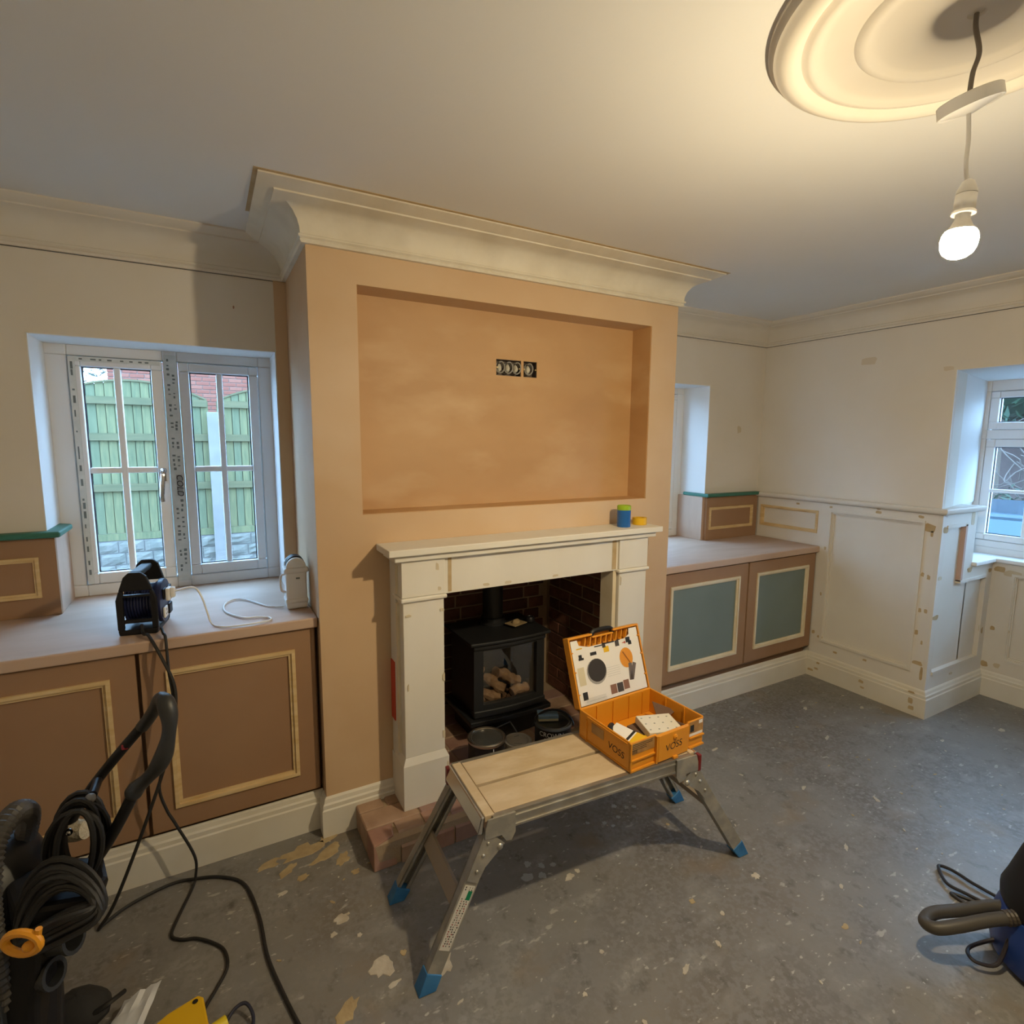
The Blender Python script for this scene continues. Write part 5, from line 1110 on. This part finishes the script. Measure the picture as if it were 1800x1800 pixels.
MB().box(HX+.01, 6.5, HY+.012, HY+4.5, GZ, 4.2).build('wall', hm, house)
MB().box(.75, 6.5, HY, HY+.02, GZ, 4.2).build('wall_facing', hbt, house); MB().box(HX, .75, HY, HY+.02, GZ, 1.90).build('wall_facing', hbt, house); MB().box(HX, .75, HY, HY+.02, 3.40, 4.2).build('wall_facing', hbt, house)
m = MB(); m.add([(HX-.3, HY-.3, 4.2), (6.8, HY-.3, 4.2), (6.8, HY+4.8, 4.2), (HX-.3, HY+4.8, 4.2), (HX-.3, HY+2.2, 6.0), (6.8, HY+2.2, 6.0)], [(3,2,1,0), (0,1,5,4), (2,3,4,5), (0,4,3), (1,2,5)]); m.build('roof', mat('slate_roof', (.12, .11, .12), .8), house)
hbm = [bx_mesh(.213, .05, .063, hb, .004), bx_mesh(.213, .05, .063, hb2, .004), bx_mesh(.102, .05, .063, hb, .004)]
rnd = random.Random(31)
for row in range(20):
    z = 1.905 + row*.075; x = HX + (.107 if row % 2 == 0 else .05 + .162); 
    if row % 2: inst('brick', hbm[2], (HX+.051, HY+.025, z), house)
    while x+.1065 < .755: inst('brick', hbm[rnd.choice((0, 0, 1))], (x, HY+.025, z), house); x += .225
# ------------------------------------------------------------------ view from the right-hand window
def foliage(name, parent, c, s, n, size, m, seed):
    rnd = random.Random(seed); vs = []; fs = []
    for i in range(n):
        d_ = Vector((rnd.gauss(0, 1), rnd.gauss(0, 1), rnd.gauss(0, 1))).normalized(); q = rnd.uniform(.55, 1.0)
        p = Vector((c[0]+d_.x*s[0]*q, c[1]+d_.y*s[1]*q, c[2]+d_.z*s[2]*q)); a = Vector((rnd.gauss(0, 1), rnd.gauss(0, 1), rnd.gauss(-.3, .8))).normalized(); b = a.cross(d_ + Vector((.01, .02, .03))).normalized(); L_ = size*rnd.uniform(.6, 1.4); o_ = len(vs)
        vs += [p - a*L_, p + b*L_*.28 + d_*.01, p + a*L_, p - b*L_*.28 + d_*.01]; fs.append((o_, o_+1, o_+2, o_+3))
    o = MB().add(vs, fs).build(name, m, parent); o['kind'] = 'stuff'; return o
GX = GZ - .02
t = thing('conifer_tree', (8.6, 1.2, GX), 'green conifer outside the top pane of the right-hand window', 'tree')
MB().tube([(8.6, 1.2, GX), (8.6, 1.2, 3.6)], [.11, .03], 10).build('trunk', mat('bark', (.10, .07, .05), .9), t)
for i in range(7): MB().tube(cr([(8.6, 1.2, 1.8+.25*i), (8.6-.4*math.cos(i*2.1), 1.2+.5*math.sin(i*2.1), 1.95+.25*i), (8.6-.8*math.cos(i*2.1), 1.2+.9*math.sin(i*2.1), 1.85+.25*i)], 4), [.03]*9, 6).build('branch', MATS['bark'], t)
MB().ball((8.7, 1.1, 2.7), .8, 1.25, .85, 16, 10, jit=.08).build('inner_mass', leaf_d, t)
foliage('foliage', t, (8.5, 1.1, 2.75), (1.1, 1.5, 1.05), 2600, .085, leaf_m, 41)
t = thing('hedge', (7.6, .55, GX), 'dark green hedge behind the blue car outside', 'hedge')
MB().box(7.45, 7.75, -2.0, 2.2, GX, .45).build('hedge_core', leaf_d, t)
foliage('foliage', t, (7.55, .3, .40), (.45, 2.2, .68), 3200, .05, leaf_d, 43)
t = thing('climber', (8.0, .8, GX), 'bare pale twiggy climber outside the right-hand window', 'plant')
rnd = random.Random(51)
for i in range(46):
    y = rnd.uniform(.2, 1.5); z = rnd.uniform(.7, 1.1); p = [(8.05, y, z)]
    for k in range(4): p.append((8.05 - rnd.uniform(0, .18), p[-1][1] + rnd.uniform(-.22, .22), p[-1][2] + rnd.uniform(.02, .28)))
    MB().tube(cr(p, 3), .007, 5).build('twig', twig_m, t)
gb_ = thing('outbuilding', (11, 0, GX), 'dull brown brick outbuilding behind the twiggy climber', 'building')
obm = mat('dull_brick', (.085, .052, .045), .9, col2=(.06, .038, .033), vs=5)
MB().box(10.2, 12, -5, 5, GX, 2.0).build('wall', obm, gb_); MB().box(10.0, 12.2, -5.2, 5.2, 2.0, 2.1).build('roof', MATS['slate_roof'], gb_)
car = thing('car', (5.95, -.4, GX), 'blue car parked outside the right-hand window', 'car')
prof = [(q[0]+1.35, q[1]) for q in [(.30, .12), (.30, .42), (.24, .60), (-.02, .70), (-.62, 1.10), (-.85, 1.20), (-2.2, 1.22), (-2.9, .98), (-3.7, .85), (-3.95, .62), (-3.98, .2), (-3.9, .12)]]
def yz_prism(pr, x0, x1, z_, mb, ins=0.0):
    k = len(pr); return mb.add([(x0, p[0], z_+p[1]) for p in pr] + [(x1, p[0], z_+p[1]) for p in pr], [tuple(range(k)), tuple(range(2*k-1, k-1, -1))] + [(i, (i+1) % k, k+(i+1) % k, k+i) for i in range(k)])
yz_prism(prof, 5.15, 6.75, GX+.05, MB()).build('body', car_m, car, bevel=.06, seg=3)
side = [(q[0]+1.35, q[1]) for q in [(-.10, .74), (-.66, 1.08), (-.88, 1.15), (-2.1, 1.17), (-2.65, .97), (-2.6, .80)]]
MB().add([(5.143, p[0], GX+.05+p[1]) for p in side] + [(5.152, p[0], GX+.05+p[1]) for p in side], [tuple(range(6)), tuple(range(11, 5, -1))] + [(i, (i+1) % 6, 6+(i+1) % 6, 6+i) for i in range(6)]).build('side_window', car_g, car)
MB().add([(5.25, 1.35, GX+.07+.715), (6.65, 1.35, GX+.07+.715), (6.6, .75, GX+.07+1.105), (5.3, .75, GX+.07+1.105)], [(0, 1, 2, 3)]).build('windscreen', car_g, car)
for y in (1.0, -1.8):
    for x in (5.2, 6.55): MB().lathe([(.08, -.02), (.27, -.02), (.29, 0), (.29, .13), (.27, .15), (.08, .15)], 22, T(x, y, GX+.29) @ RX).build('wheel', tyre, car, smooth=True)

t = thing('bare_tree', (-3.9, 14, GZ), 'pale hazy tree left of the brick house', 'tree')
MB().tube([(-3.9, 14, GZ), (-3.85, 14, 2.6)], [.14, .07], 8).build('trunk', MATS['bark'], t)
rnd = random.Random(61)
for i in range(40):
    a = rnd.uniform(0, 6.28); p = [(-3.85, 14, rnd.uniform(1.6, 2.6))]
    for k in range(3): p.append((p[-1][0] + .42*math.cos(a+rnd.uniform(-.5, .5)), 14 + rnd.uniform(-.4, .4), p[-1][2] + rnd.uniform(.1, .5)))
    MB().tube(cr(p, 2), .02, 5).build('branch', twig_m, t)
foliage('foliage', t, (-3.8, 14, 3.4), (1.6, 1.0, 1.6), 2500, .10, mat('grey_green_leaf', (.10, .12, .10), .8), 63)
